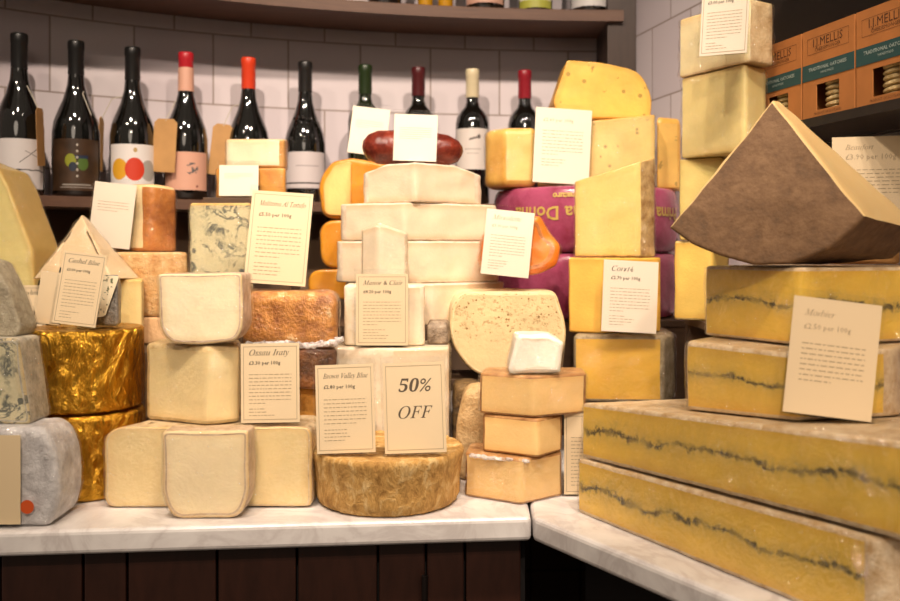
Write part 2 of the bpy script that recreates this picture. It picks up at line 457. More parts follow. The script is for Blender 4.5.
backL = [Vector((WP[i].x, WP[i].y-.014)) for i in range(0, len(WP), 2)]
joinb = Vector((.135, 2.14-.006))
slab('marble_worktop', [cA, cB-Vector((gap, 0)), joinb-Vector((gap, 0))]+[b for b in backL[::-1] if b.x < .12]+[Vector((-1.2, 1.6))], .87, .90, MARB, 'white marble worktop under the gold wheels and the 50% OFF card', 'worktop')
slab('marble_worktop', [cB+Vector((gap, 0)), cC, Vector((RW(cC.y)-.004, cC.y)), Vector((RW(2.12)-.004, 2.12)), joinb+Vector((gap, 0))], .87, .90, MARB, 'white marble worktop running diagonally under the ash-lined cheeses', 'worktop')
# plank counter front
PLK = wood('dark_counter_planks', '2c1710', '3a2017', .35, (2, 2, .5))
root = thing('counter_base', (-.4, 1.1, 0), 'dark brown plank counter front below the marble', 'counter')
d = (cB-cA).normalized(); nrm = Vector((-d.y, d.x)); Ltot = (cB-cA).length
edges = [83, 127, 217, 297, 378, 426, 465, 522]
def s_at(p):  # arc position along edge line pushed back .03
    o = cA+nrm*.03; k = (p-450)/F; t = (k*o.y-o.x)/(d.x-k*d.y); return t
ss = [0, s_at(-160), s_at(-80), s_at(0)]+[s_at(p) for p in edges]+[Ltot-.002]
for a, b in zip(ss, ss[1:]):
    if b-a < .01: continue
    bm = bmesh.new(); M = Matrix.Translation((cA.x+nrm.x*.03, cA.y+nrm.y*.03, 0)) @ Matrix.Rotation(math.atan2(d.y, d.x), 4, 'Z')
    box(bm, a+.0015, b-.0015, 0, .02, .05, .869, M, bev=.002); obj('plank', bm, PLK, root)
bm = bmesh.new(); M = Matrix.Translation((cA.x+nrm.x*.05, cA.y+nrm.y*.05, 0)) @ Matrix.Rotation(math.atan2(d.y, d.x), 4, 'Z')
box(bm, 0, Ltot, .001, .02, 0, .869, M); obj('backing_board', bm, plain('black_board', '120c0a', .8), root)
bm = bmesh.new(); q = cA+nrm*.03+d*s_at(425); tube(bm, [(q.x, q.y-.012, .70), (q.x, q.y-.012, .826)], .004, 10)
box(bm, q.x-.004, q.x+.004, q.y-.012, q.y+.001, .815, .822); box(bm, q.x-.004, q.x+.004, q.y-.012, q.y+.001, .71, .717)
tag(obj('pull_handle', bm, plain('dark_metal', '2c2523', .4, Metallic=.8), root), 'slim dark metal handle')
d2 = (cC-cB).normalized(); M2 = Matrix.Translation((cB.x, cB.y, 0)) @ Matrix.Rotation(math.atan2(d2.y, d2.x), 4, 'Z')
bm = bmesh.new(); box(bm, .03, .90, .06, .08, 0, .869, M2); box(bm, .03, .90, .06, .045, .05, .06, M2)
obj('counter_base', bm, plain('black_board', '120c0a', .8)); tag(bpy.data.objects['counter_base.001'], 'black recessed counter front below the diagonal marble', 'counter')

# hidden-ish display risers
RIS = wood('riser_wood', '4a3626', '5d4632', .6, (.6, 2, 2))
def riser(x0, x1, y0, y1, z1, lab, z0=.9005):
    r = thing('display_riser', ((x0+x1)/2, (y0+y1)/2, z0), lab, 'riser', 'wooden risers under the cheese display')
    bm = bmesh.new(); box(bm, x0, x1, y0, y1, z1-.012, z1-.0006, bev=.001); obj('top_board', bm, RIS, r)
    for (a, b) in ((y0+.002, y0+.012), (y1-.012, y1-.002)):
        bm = bmesh.new(); box(bm, x0+.002, x1-.002, a, b, z0, z1-.0125); obj('side_board', bm, RIS, r)
# x ranges in metres
riser(-.72, -.43, 1.33, 1.52, 1.08, 'dark wooden riser behind the gold wheels')
riser(-.424, -.30, 1.385, 1.50, 1.137, 'dark wooden riser under the tall blue-veined block')
riser(-.42, -.27, 1.53, 1.64, 1.32, 'tall dark wooden riser under the small orange-sided cheeses')
riser(-.20, -.004, 1.45, 1.62, 1.108, 'dark wooden riser under the stack of white slabs')
riser(-.262, -.08, 1.635, 1.78, 1.139, 'dark wooden riser under the yellow waxed cheeses')
riser(.002, .11, 1.42, 1.53, 1.027, 'dark wooden riser under the big dotted round cheese')
riser(.115, .43, 1.60, 1.92, 1.105, 'dark wooden riser under the purple waxed wheels')
riser(.195, .345, 1.37, 1.555, .999, 'dark wooden riser under the yellow wedge behind the ash-lined slabs')
riser(.375, .56, 1.27, 1.44, 1.124, 'dark wooden riser under the pale cheese tower')

# ================================================================ CHEESES
CR = 'f1dfb8'
# --- far left
Y = 1.072
b = solid(fo(Y, (-45, 430, 'r', .02), (44, 428, 'r', .014), (57, 455, 'r', .02), (58, 500, 'r', .02), (50, 526.8, 'r', .012), (-45, 527, 'r', .01)), Y, Y+.072, 'front', f0='r', rb0=.008, amp=.0014, seed=1)
b = emit('soft_cheese', b, paste('d8ccae'), rind('a8a4a4', 'd6d4d4', 60, .5, .6, 'f0ecea'), 'white-rinded soft cheese at the lower left corner with a red round sticker', wrap=1)
bm = bmesh.new(); a_ = P(-44, 524, 1.066); c_ = P(21, 435, 1.066); box(bm, a_.x, c_.x, 1.0645, 1.0650, a_.z, c_.z)
tag(obj('paper_label', bm, plain('cream_label', 'd9c39c', .6), b), 'cream paper label')
bm = bmesh.new(); p0 = P(27, 507, 1.066); n = 18
vv = [bm.verts.new((p0.x+.0082*math.cos(2*math.pi*i/n), p0.y, p0.z+.0082*math.sin(2*math.pi*i/n))) for i in range(n)]; f = bm.faces.new(vv)
r = bmesh.ops.extrude_face_region(bm, geom=[f]); [setattr(v.co, 'y', v.co.y+.0004) for v in r['geom'] if isinstance(v, bmesh.types.BMVert)]
tag(obj('sticker', bm, plain('sticker_red', 'c8521f', .4), b), 'round orange-red sticker')
b = solid(fo(1.10, (-50, 338, 'r', .006), (19, 338, 'r', .006), (31, 424.5, 'r', .006), (-50, 424.5, 'r', .004)), 1.10, 1.155, 'front', f0='c', amp=.001, seed=2)
emit('blue_cheese', b, paste('cfc6a2', veins=1), rind('8f8a7c', 'c4bca8', 80), 'cream cheese block with dark blue veins, on the white-rinded cheese at the left edge', wrap=1)
b = solid(fo(1.12, (-50, 250, 'r', .006), (-6, 262, 'r', .006), (8, 288, 'r', .01), (22, 328, 'r', .01), (16, 337.3, 'r', .006), (-50, 337.5, 'r', .006)), 1.12, 1.165, 'front', amp=.0014, seed=3)
emit('rinded_wedge', b, paste('c0b48c'), rind('8c8069', 'b5aa90', 70, .8, .7, 'c9c2b2'), 'grey mouldy-rinded wedge on top of the blue cheese at the left edge', wrap=.5)
b = solid(fo(1.40, (-50, 345, 'c', .004), (-50, 150, 'c', .004), (-2, 168, 'c', .004), (8, 186, 'c', .003), (32, 250, 'c', .003), (40, 346.4, 'c', .004)), 1.40, 1.50, 'front', f0='c', amp=.0007, seed=4)
emit('hard_cheese', b, paste('e2d08a'), rind('b29a55', 'c9b36a'), 'pale yellow wedge with a steep sloping side, standing behind the card at the left edge', wrap=1)
# gold foil wheels
def foil_fn(nt, out):
    v = coords(nt, (1, 1, .5))
    vo = N(nt, 'ShaderNodeTexVoronoi', feature='F1'); vo.inputs['Scale'].default_value = 45; L(nt, v, vo.inputs['Vector'])
    a = nz(nt, v, 50, 5, .6, 2.5)
    h = math_(nt, 'ADD', a, math_(nt, 'MULTIPLY', vo.outputs['Distance'], .7))
    bsdf(nt, out, lin('dca636'), .22, h, 1.0, .006, Metallic=1.0)
FOIL = mat('gold_foil', foil_fn)
gx, gy, gr = -.506, 1.245, .079
def foil_wheel(z0, z1, r, lab, seed, dx=0):
    bm = bmesh.new(); seg = 120; prof = [(r*.3, z0+.001), (r*.8, z0+.001), (r-.004, z0), (r, z0+.004)]
    k = 22
    prof += [(r, z0+.004+(z1-z0-.008)*i/k) for i in range(1, k+1)]+[(r-.004, z1), (r*.9, z1-.0005), (r*.6, z1-.001), (r*.3, z1-.001)]
    rings = []
    for rr, z in prof:
        ring = []
        for i in range(seg):
            a = 2*math.pi*i/seg; v = Vector((rr*math.cos(a), rr*math.sin(a), z))
            nn = noise.noise(Vector((math.cos(a)*5+seed, math.sin(a)*5, z*26)))*.0012-abs(noise.noise(Vector((math.cos(a)*11, math.sin(a)*11+seed, z*60))))*.0016
            q = v*(1+nn/max(rr, .02) if rr > r*.7 else 1); ring.append(bm.verts.new((gx+dx+q.x, gy+q.y, max(z0+.0003, min(z+nn*.6, z1+.0012)))))
        rings.append(ring)
    for a, b_ in zip(rings, rings[1:]):
        for i in range(seg): bm.faces.new((a[i], a[(i+1) % seg], b_[(i+1) % seg], b_[i]))
    bm.faces.new(rings[0]); bm.faces.new(rings[-1])
    return tag(obj('foil_wheel', bm, FOIL, smooth=True), lab, 'cheese wheel', 'gold foil wrapped cheeses')
foil_wheel(.9005, 1.0125, gr-.0005, 'gold foil wrapped cheese wheel standing on the marble', 1, .002)
foil_wheel(1.015, 1.124, gr, 'gold foil wrapped cheese wheel on top of the other, with a card on it', 5)
# foil wedge with a floral label on gold wheel
b = solid(fp((75, 1.235, 'r'), (118, 1.225, 'r', .005), (122, 1.27, 'r', .01), (75, 1.285, 'r')), 1.1265, 1.196, amp=.001, seed=6, wtop=lambda q: -.9*max(0, q.y-1.24)*.6)
b = emit('blue_cheese', b, paste('a8a294'), rind('4d4a46', '9b958c', 60, .9, .28, 'c7c3bd'), 'small wedge in dark foil with a floral white label, on the upper gold wheel')
bm = bmesh.new(); ps = [P(92, 318, 1.2265), P(106, 316, 1.2235), P(120, 276, 1.2205), P(100, 275, 1.2265)]
vv = [bm.verts.new(p-Vector((0, .003, 0))) for p in ps]+[bm.verts.new(p-Vector((0, .0024, 0))) for p in ps]
bm.faces.new(vv[:4]); bm.faces.new(vv[4:]); [bm.faces.new((vv[i], vv[(i+1) % 4], vv[4+(i+1) % 4], vv[4+i])) for i in range(4)]
def floral_fn(nt, out):
    v = coords(nt); m = ramp(nt, nz(nt, v, 160, 2), [(.60, (0, 0, 0)), (.66, (1, 1, 1))])
    bsdf(nt, out, mix(nt, m, lin('efe3c4'), lin('6a7050')), .35)
tag(obj('paper_label', bm, mat('floral_label', floral_fn), b), 'white paper label with a dark plant motif')
b = solid(fp((58, 1.345, 'c'), (142, 1.345, 'c'), (144, 1.42, 'r', .004), (58, 1.42, 'r')), 1.0805, 1.186, amp=.0006, seed=7)
emit('hard_cheese', b, paste('e2c98a'), rind('c9a45c', 'd8b672'), 'plain yellow block below the white triangular wedge')
# triangular wedge in translucent wrap
def loft3(front, back, flags, name, mp, mr, label, cat='cheese', wrap=0, f0='c', f1='c', cuts=6, amp=.0008, seed=0, names=('paste', 'rind')):
    """front/back: lists of 3D points (same count); flags per side edge"""
    bm = bmesh.new(); hl = bm.verts.layers.float.new('h')
    n = len(front); F0 = []; B0 = []; fl = []
    for i in range(n):
        m_ = max(1, int((front[(i+1) % n]-front[i]).length/.006))
        for j in range(m_):
            F0.append(front[i].lerp(front[(i+1) % n], j/m_)); B0.append(back[i].lerp(back[(i+1) % n], j/m_)); fl.append(flags[i])
    cf = sum(F0, Vector())/len(F0); cb = sum(B0, Vector())/len(B0)
    rings = []; kinds = []
    for k in (.1, .25, .45, .65, .82, .94): rings.append([cf.lerp(p, k) for p in F0]); kinds.append('f')
    rb = .003
    for j in range(3):
        a = j/2*math.pi/2; rings.append([(p+(cf-p).normalized()*rb*(1-math.sin(a))).lerp(q, rb*(1-math.cos(a))/max((q-p).length, .002)) for p, q in zip(F0, B0)]); kinds.append('f' if j == 0 else 's')
    for j in range(1, cuts): rings.append([p.lerp(q, j/cuts) for p, q in zip(F0, B0)]); kinds.append('s')
    for j in (2, 1, 0):
        a = j/2*math.pi/2; rings.append([(q+(cb-q).normalized()*rb*(1-math.sin(a))).lerp(p, rb*(1-math.cos(a))/max((q-p).length, .002)) for p, q in zip(F0, B0)]); kinds.append('b' if j == 0 else 's')
    for k in (.94, .82, .65, .45, .25, .1): rings.append([cb.lerp(p, k) for p in B0]); kinds.append('b')
    R = []
    for t, ring in enumerate(rings):
        rr = []
        for p in ring:
            v = bm.verts.new(p+noise.noise_vector(p*40+Vector((seed, 0, 0)))*amp); v[hl] = t/len(rings); rr.append(v)
        R.append(rr)
    for k in range(len(R)-1):
        kk = 'f' if kinds[k] == 'f' and kinds[k+1] == 'f' else ('b' if kinds[k] == 'b' else 's')
        for i in range(len(F0)):
            f = bm.faces.new((R[k][i], R[k][(i+1) % len(F0)], R[k+1][(i+1) % len(F0)], R[k+1][i])); f.smooth = True
            g = {'f': f0, 'b': f1, 's': fl[i]}[kk]; f.material_index = 0 if g == 'c' else 1
    for ring, g in ((R[0], f0), (R[-1], f1)):
        f = bm.faces.new(ring); f.material_index = 0 if g == 'c' else 1
    bmesh.ops.recalc_face_normals(bm, faces=bm.faces)
    return emit(name, bm, mp, mr, label, cat, wrap=wrap, names=names)
zb = 1.1875  # resting height
A_ = P(82, 215, 1.36); Lp = P(33, 262, 1.33); Rp = P(112, 262, 1.31); Lp.z = zb; Rp.z = zb
A2 = P(86, 217, 1.40); L2 = P(70, 262, 1.425); R2 = P(139, 268, 1.38); L2.z = zb; R2.z = zb
loft3([A_, Rp, Lp], [A2, R2, L2], ['c', 'r', 'c'], 'triangular_wedge', paste('eae0c8', var=.2), rind('b98e52', 'd0a868'), 'whitish triangular wedge in cloudy film, its point up behind the left card', wrap=2.2, f0='c', amp=.001, seed=3)
# crusty block, slab under, orange-rind wedge
b = solid(fp((100, 1.425, 'r', .006), (200, 1.425, 'r', .006), (200, 1.49, 'r', .006), (100, 1.49, 'r', .006)), 1.0805, 1.1235, amp=.001, seed=8)
emit('cheese_slab', b, paste('d9b183'), rind('c99f70', 'ddb789', 40, .4), 'plain tan slab under the crusty golden block')
b = solid(fp((72, 1.425, 'r', .006), (188, 1.425, 'r', .008), (184, 1.51, 'r', .008), (72, 1.51, 'r', .008)), 1.1245, 1.2265, rb0=.006, rb1=.006, amp=.002, seed=9)
emit('crusty_cheese', b, paste('d9a860'), rind('c48a48', 'e2bd84', 50, .9, .6, 'efd9ae'), 'golden crusty mottled block behind the white-faced cheese', wrap=.5)
b = solid(fp((131, 1.46, 'c', .003), (153, 1.45, 'r', .02), (180, 1.50, 'r', .02), (160, 1.53, 'c', .003), (112, 1.50, 'c', .003)), 1.2275, 1.337, rb0=.006, rb1=.01, f1='c', amp=.0012, seed=10, wtop=lambda q: -.12*max(0, q.x+.48)*1.0)
emit('rinded_wedge', b, paste('f0d9a8', var=.1), rind('8f4e1e', 'c47f3a', 26, .7, .3, 'd9a060'), 'wedge with shiny reddish-brown rind and pale cut side, beside a blank-looking card', wrap=1)
# blue block
b = solid(fp((190, 1.395, 'c'), (251, 1.395, 'c'), (253, 1.485, 'r'), (192, 1.485, 'c')), 1.1375, 1.303, amp=.0012, seed=11)
emit('blue_cheese', b, paste('d9cfa6', veins=1), rind('b98a45', 'd8b36c', 50), 'tall blue-veined block with an orange crust on top, left of the tall truffle cheese card', wrap=1)
# small cheeses up on riser
ZR = 1.3205
b = solid(fp((216, 1.57, 'r', .004), (286, 1.555, 'r', .01), (284, 1.62, 'r', .01), (222, 1.63, 'r')), ZR, 1.372, amp=.001, seed=12)
emit('rinded_wedge', b, paste('efd9ae'), rind('c27a2c', 'e0a24a', 30, .4, .35), 'orange-brown rinded piece under the cream topped cheese, near the wall', wrap=.6)
b = solid(fp((226, 1.57, 'c', .002), (268, 1.56, 'c', .004), (285, 1.565, 'r', .01), (288, 1.63, 'r', .008), (234, 1.635, 'c', .003)), 1.373, 1.422, amp=.0008, f1='c', seed=13, wtop=lambda q: .12*(q.y-1.56))
emit('cream_cheese_wedge', b, paste('f6e8c6'), rind('b77a3a', 'd8a560', 30, .4, .35), 'cream wedge with an orange side, topmost in front of the bottle with embossed glass', wrap=.6)
# --- left front group
b = solid(fo(1.153, (105, 436, 'r', .016), (118, 428, 'r', .014), (312, 428.5, 'r', .012), (312, 507, 'r', .006), (105, 508, 'r', .016)), 1.151, 1.262, 'front', f0='c', rb0=.003, rb1=.03, amp=.0009, seed=14)
zmin = min(v.co.z for v in b.verts)
for v in b.verts:
    v.co.z += .9006-zmin
    if v.co.x < -.40: v.co.x += .50*max(0, min(v.co.y, 1.20)-1.153)
emit('pressed_cheese', b, paste('ead29a', var=.06), rind('b7986a', 'dcc6a0', 60, .3, .5), 'long low pale yellow cheese on the marble, with two cheeses and a card around it', wrap=1)
b = solid(fo(1.108, (163, 430.5, 'r', .003), (249, 430, 'r', .004), (250, 495, 'r', .02), (240, 517.5, 'r', .024), (173, 517.8, 'r', .024), (163, 495, 'r', .01)), 1.104, 1.143, 'front', f0='c', rb0=.004, amp=.0007, seed=15)
emit('pressed_cheese', b, paste('f6e2b6', var=.05), rind('b39272', 'd4bb9c', 70, .4), 'cream square-faced piece with rounded lower corners, frontmost on the left marble', wrap=1)
b = solid(fp((146, 1.20, 'c', .006), (208, 1.158, 'c', .0015), (238.5, 1.18, 'c', .002), (241, 1.26, 'r', .01), (160, 1.264, 'r', .012)), 1.0045, 1.106, rb0=.005, rb1=.007, amp=.0008, seed=16)
emit('pressed_cheese', b, paste('ecd6a0', var=.06), rind('b59660', 'd9c08c', 60, .4), 'pale olive-yellow wedge with a vertical corner, under the white-faced cheese', wrap=1)
b = solid(fo(1.160, (158, 274, 'r', .004), (242, 273, 'r', .003), (243, 328, 'r', .012), (236, 341, 'r', .012), (200, 345.3, 'r', .03), (168, 343, 'r', .014), (159, 325, 'r', .01)), 1.160, 1.215, 'front', f0='c', rb0=.003, amp=.0008, seed=17)
emit('soft_cheese', b, paste('f6e9c4', var=.05), rind('a98468', 'd9c0a8', 70, .5, .5, 'f3ede6'), 'creamy white-faced cheese with rounded base, topmost of the left pile', wrap=1)
# brown crusty wrapped pile
X0, X1 = px(246, 1.275), px(338, 1.275)
b = solid(fp((250, 1.30, 'r', .01), (318, 1.30, 'r', .01), (318, 1.37, 'r', .01), (250, 1.37, 'r', .01)), .9005, 1.031, rb0=.006, rb1=.006, amp=.001, seed=18)
emit('rinded_cheese', b, paste('d2a04c'), rind('a9752c', 'd39a43', 45, .5), 'orange-brown rinded cheese behind the card with the pale wedge beside it')
b = solid(fp((250, 1.28, 'r', .008), (338, 1.278, 'r', .008), (331, 1.31, 'r', .008), (250, 1.312, 'r', .008)), 1.032, 1.0905, rb0=.008, rb1=.008, amp=.002, seed=19)
emit('rinded_cheese', b, paste('6e4424'), rind('3a2112', '8a5428', 50, .9, .4, 'a9703a'), 'dark brown rinded cheese under the wrapped crusty loaf', wrap=1)
b = solid(fp((243, 1.275, 'r', .012), (337, 1.272, 'r', .012), (338, 1.37, 'r', .012), (246, 1.375, 'r', .012)), 1.0915, 1.171, rb0=.012, rb1=.016, amp=.0028, seed=20)
b = emit('rinded_cheese', b, paste('d2a04c'), rind('8a4f1c', 'cf8f42', 55, 1.0, .4, 'ecd2a4'), 'crusty orange-brown loaf in crinkled film, under the tall truffle cheese card', wrap=2.2)

def gather_fn(nt, out):
    v = coords(nt); b = N(nt, 'ShaderNodeBsdfPrincipled'); b.inputs['Base Color'].default_value = lin('efe9e6'); b.inputs['Roughness'].default_value = .18
    bp = N(nt, 'ShaderNodeBump'); bp.inputs['Distance'].default_value = .004; L(nt, nz(nt, v, 150, 4, .6, 1.5), bp.inputs['Height']); L(nt, bp.outputs[0], b.inputs['Normal'])
    t = N(nt, 'ShaderNodeBsdfTransparent'); ms = N(nt, 'ShaderNodeMixShader')
    L(nt, ramp(nt, nz(nt, v, 60, 4, .6, 1), [(.35, (.15, .15, .15)), (.6, (.75, .75, .75))]), ms.inputs[0]); L(nt, t.outputs[0], ms.inputs[1]); L(nt, b.outputs[0], ms.inputs[2]); L(nt, ms.outputs[0], out.inputs[0])
def gather(root, pts, r):
    bm = bmesh.new(); pp = []
    for a, b_ in zip(pts, pts[1:]):
        a, b_ = Vector(a), Vector(b_); n = max(2, int((b_-a).length/.002))
        pp += [a.lerp(b_, k/n) for k in range(n)]
    tube(bm, pp, r, 14)
    for v in bm.verts:
        z = v.co.z; v.co += noise.noise_vector(v.co*150)*r*.8+noise.noise_vector(v.co*400)*r*.35
    for f in bm.faces: f.smooth = True
    tag(obj('wrap_gather', bm, mat('gathered_film', gather_fn), root, smooth='keep'), 'whitish gathered plastic film')
gather(b, [(px(246, 1.27), 1.262, 1.0965), (px(280, 1.268), 1.2605, 1.0985), (px(312, 1.266), 1.2595, 1.0965), (px(336, 1.27), 1.263, 1.1005), (px(343, 1.29), 1.285, 1.104)], .0042)
# --- centre wheel
wx, wy, wr = -.0824, 1.196, .1
def crust_fn(nt, out):
    v = coords(nt, (1, 1, .6))
    a = nz(nt, v, 55, 6, .7, .5); c = nz(nt, v, 140, 5, .7)
    col = ramp(nt, a, [(.30, lin('94692e')), (.5, lin('c79a54')), (.68, lin('e6c88e'))])
    bsdf(nt, out, col, .8, math_(nt, 'ADD', a, math_(nt, 'MULTIPLY', c, .6)), 1.0, .006)
bm = bmesh.new(); seg = 180; z0, z1 = .9005, .970; prof = [(.02, z0), (.08, z0), (wr-.014, z0), (wr-.009, z0+.003), (wr-.006, z0+.010)]
prof += [(wr-.006*(1-i/8)-.0015*math.sin(math.pi*i/8), z0+.010+(z1-z0-.016)*i/8) for i in range(1, 9)]
prof += [(wr-.0005, z1-.002), (wr-.003, z1+.001), (wr-.006, z1), (wr-.010, z1-.001), (wr-.016, z1-.001), (wr-.03, z1-.001), (.05, z1-.001), (.02, z1-.001)]
rings = []
for rr, z in prof:
    ring = []
    for i in range(seg):
        a = 2*math.pi*i/seg; d_ = noise.noise(Vector((math.cos(a)*16, math.sin(a)*16, z*30)))*.0022+noise.noise(Vector((math.cos(a)*45, math.sin(a)*45, z*150)))*.0009 if rr > .08 else 0
        dz = d_*.8 if z > z0+.004 else 0
        ring.append(bm.verts.new((wx+(rr+d_)*math.cos(a), wy+(rr+d_)*math.sin(a), z+dz)))
    rings.append(ring)
for k, (a, b_) in enumerate(zip(rings, rings[1:])):
    for i in range(seg):
        f = bm.faces.new((a[i], a[(i+1) % seg], b_[(i+1) % seg], b_[i])); f.smooth = True; f.material_index = 0
bm.faces.new(rings[0]); bm.faces.new(rings[-1])
tag(obj('crusted_cheese', bm, mat('wheel_crust', crust_fn), smooth=True), 'small round golden crusted wheel under the 50% OFF card', 'cheese wheel')
# --- centre back: cream blocks
b = solid(fp((330, 1.32, 'r', .006), (392, 1.303, 'c', .002), (449, 1.315, 'r', .006), (449, 1.42, 'r', .01), (332, 1.42, 'r', .01)), .9005, 1.0875, amp=.0008, seed=21)
emit('goat_cheese', b, paste('e6d3b4', var=.08), rind('d8c4a4', 'eadcc4', 50, .3), 'large cream block directly behind the 50% OFF card', wrap=1)
b = solid(fp((344, 1.335, 'r', .006), (400, 1.322, 'c', .002), (425, 1.335, 'r', .008), (423, 1.42, 'r', .008), (348, 1.42, 'r', .008)), 1.0885, 1.178, amp=.0008, seed=22)
emit('goat_cheese', b, paste('e9d8ba'), rind('dccaa8', 'ecdfc8', 50, .3), 'cream block behind the goat cheese card, carrying the upright piece')
b = solid(fp((362, 1.355, 'c', .002), (379, 1.335, 'c', .002), (408, 1.352, 'r', .006), (404, 1.41, 'r', .006), (366, 1.41, 'r', .004)), 1.179, 1.27, rb0=.002, rb1=.004, amp=.0007, seed=23, wtop=lambda q: -abs(q.x+.105)*.35)
emit('goat_cheese', b, paste('ecdcc0'), rind('c9b492', 'e0d0b4', 60, .4), 'narrow upright cream piece in front of the stacked white slabs', wrap=.5)
b = solid([(-.034, 1.35, 'r', .005), (-.001, 1.35, 'r', .006), (.0, 1.41, 'r', .006), (-.034, 1.41, 'r', .006)], 1.0885, 1.122, rb0=.005, rb1=.010, amp=.002, seed=24)
emit('rinded_cheese', b, paste('a08a6a'), rind('5c4a38', 'a2907a', 60, .9, .6, 'c8bba8'), 'small grey-brown crusty piece left of the big dotted round cheese')
# white slabs
WS = paste('e0ceb2', var=.09); WRn = rind('ccb698', 'e4d5c0', 45, .4)
gW = 'white goat cheese slabs in a stack'
spec = [((345, 1.50, 'r', .012), (432, 1.448, 'c', .002), (505, 1.535, 'c', .012), (490, 1.62, 'r', .02), (350, 1.62, 'r', .02), 1.1085, 1.1755, 'white slab, lowest of the stacked slabs, behind the goat cheese card'),
        ((336, 1.50, 'r', .012), (405, 1.448, 'c', .002), (500, 1.535, 'c', .012), (488, 1.62, 'r', .02), (345, 1.62, 'r', .02), 1.1765, 1.2445, 'white slab, second from the bottom of the stacked slabs'),
        ((340, 1.50, 'r', .012), (405, 1.448, 'c', .002), (498, 1.535, 'c', .012), (485, 1.62, 'r', .02), (348, 1.62, 'r', .02), 1.2455, 1.3065, 'white slab, second from the top of the stacked slabs'),
        ((363, 1.51, 'r', .012), (415, 1.448, 'c', .002), (482, 1.535, 'c', .016), (476, 1.62, 'r', .02), (372, 1.62, 'r', .02), 1.3075, 1.371, 'white slab, topmost of the stacked slabs, with the salami on it')]
for k, s in enumerate(spec):
    pts = [(a[0], a[1], 'c' if i < 2 else 'r', a[3]) for i, a in enumerate(s[:5])]
    b = solid(fp(*pts), s[5], s[6], wtop=(lambda q: -.30*max(0, abs(q.x+.048)-.055)) if k == 3 else None, rb0=.003, rb1=.003, amp=.002, seed=25+k)
    emit('goat_cheese_slab', b, WS, WRn, s[7], group=gW)
# yellow waxed
WX = rind('d88a1c', 'eda52e', 12, .15, .3); PY = paste('ecc97c')
Yw = 1.64
for k, (z0, z1, pl, pr, lab) in enumerate([(1.1395, 1.197, 305, 370, 'orange-yellow waxed cheese, lowest of the three left of the white slabs'),
                               (1.198, 1.287, 317, 375, 'orange-yellow waxed cheese in the middle of the three left of the white slabs'),
                               (1.288, 1.398, 318, 392, 'orange-yellow waxed wedge with a pale cut face, topmost left of the white slabs')]):
    r_ = .012 if k < 2 else .018
    if k < 2:
        b = solid(fo(Yw, (pl+2, 250-(z1-CZ)/Yw*F+2, 'r', .03), (pr, 250-(z1-CZ)/Yw*F, 'r', .02), (pr, 250-(z0-CZ)/Yw*F, 'r', .01), (pl+4, 250-(z0-CZ)/Yw*F, 'r', .025)), Yw, Yw+.13, 'front', rb0=.005, rb1=.012, amp=.0008, seed=30+k)
    else:
        b = solid(fo(Yw, (318, 180, 'r', .02), (332, 162, 'r', .008), (352, 157.6, 'r', .004), (392, 165, 'r', .02), (392, 218, 'r', .01), (322, 218, 'r', .02)), Yw, Yw+.13, 'front', rb0=.006, rb1=.012, f0='r', amp=.0008, seed=30+k)
    root = emit('waxed_cheese', b, PY, WX, lab, group='orange-yellow waxed cheeses', wrap=.6)
    if k == 2:
        b2 = solid(fo(Yw-.003, (323, 184, 'c', .01), (334, 166, 'c', .004), (351, 161, 'c', .003), (351, 216, 'c', .003), (325, 215, 'c', .012)), Yw-.0045, Yw+.004, 'front', f0='c', f1='c', rb0=.001, rb1=.001, amp=.0003, seed=3)
        for f in b2.faces: f.material_index = 0
        obj('paste', b2, PY, root, smooth='keep')
# salami
bm = bmesh.new(); lathe(bm, [(0, -.088), (.010, -.086), (.022, -.078), (.029, -.06), (.031, -.02), (.030, .03), (.027, .06), (.018, .078), (.008, .085), (0, .087)], 0, 0, 28)
M = Matrix.Translation((px(413, 1.555), 1.555, 1.4045)) @ Matrix.Rotation(math.radians(3), 4, 'Y') @ Matrix.Rotation(math.radians(90), 4, 'Y')
for v in bm.verts: v.co = M @ (v.co+noise.noise_vector(v.co*60)*.0012)
tag(obj('salami', bm, rind('4a1610', '7e3020', 50, .5, .22, 'b06a54'), smooth=True), 'dark red salami lying on the topmost white slab', 'salami')

# --- big dotted cheese
Y = 1.40
def tomme(Y0):
    def fn(nt, out):
        v = coords(nt); c = lin('dcc392')
        col = ramp(nt, nz(nt, v, 18, 4), [(.3, shade(c, .88)), (.7, shade(c, 1.08))])
        m1 = ramp(nt, nz(nt, v, 150, 3, .7), [(.54, (0, 0, 0)), (.64, (1, 1, 1))])
        vo = N(nt, 'ShaderNodeTexVoronoi'); vo.inputs['Scale'].default_value = 120; L(nt, v, vo.inputs['Vector'])
        m2 = math_(nt, 'LESS_THAN', vo.outputs['Distance'], .2); m2 = math_(nt, 'MULTIPLY', m2, math_(nt, 'GREATER_THAN', nz(nt, v, 45, 1), .5))
        at = N(nt, 'ShaderNodeSeparateXYZ'); L(nt, v, at.inputs[0])
        g = ramp(nt, at.outputs[2], [(.045, (0, 0, 0)), (.085, (1, 1, 1))])
        m = math_(nt, 'MULTIPLY', math_(nt, 'ADD', math_(nt, 'MULTIPLY', m1, .45), m2), g)
        col = mix(nt, m, col, lin('8f6e3c'))
        bsdf(nt, out, col, .6, math_(nt, 'SUBTRACT', nz(nt, v, 200), math_(nt, 'MULTIPLY', m, 1.5)), .5, .0015)
    return mat('dotted_paste', fn)
b = solid(fo(Y, (462, 293, 'r', .012), (556, 293, 'r', .010), (569, 335, 'r', .03), (553, 376, 'r', .035), (475, 377.3, 'r', .04), (449, 340, 'r', .035), (452, 305, 'r', .02)), Y, Y+.125, 'front', f0='c', rb0=.003, rb1=.02, amp=.0009, seed=40, bulge=.004)
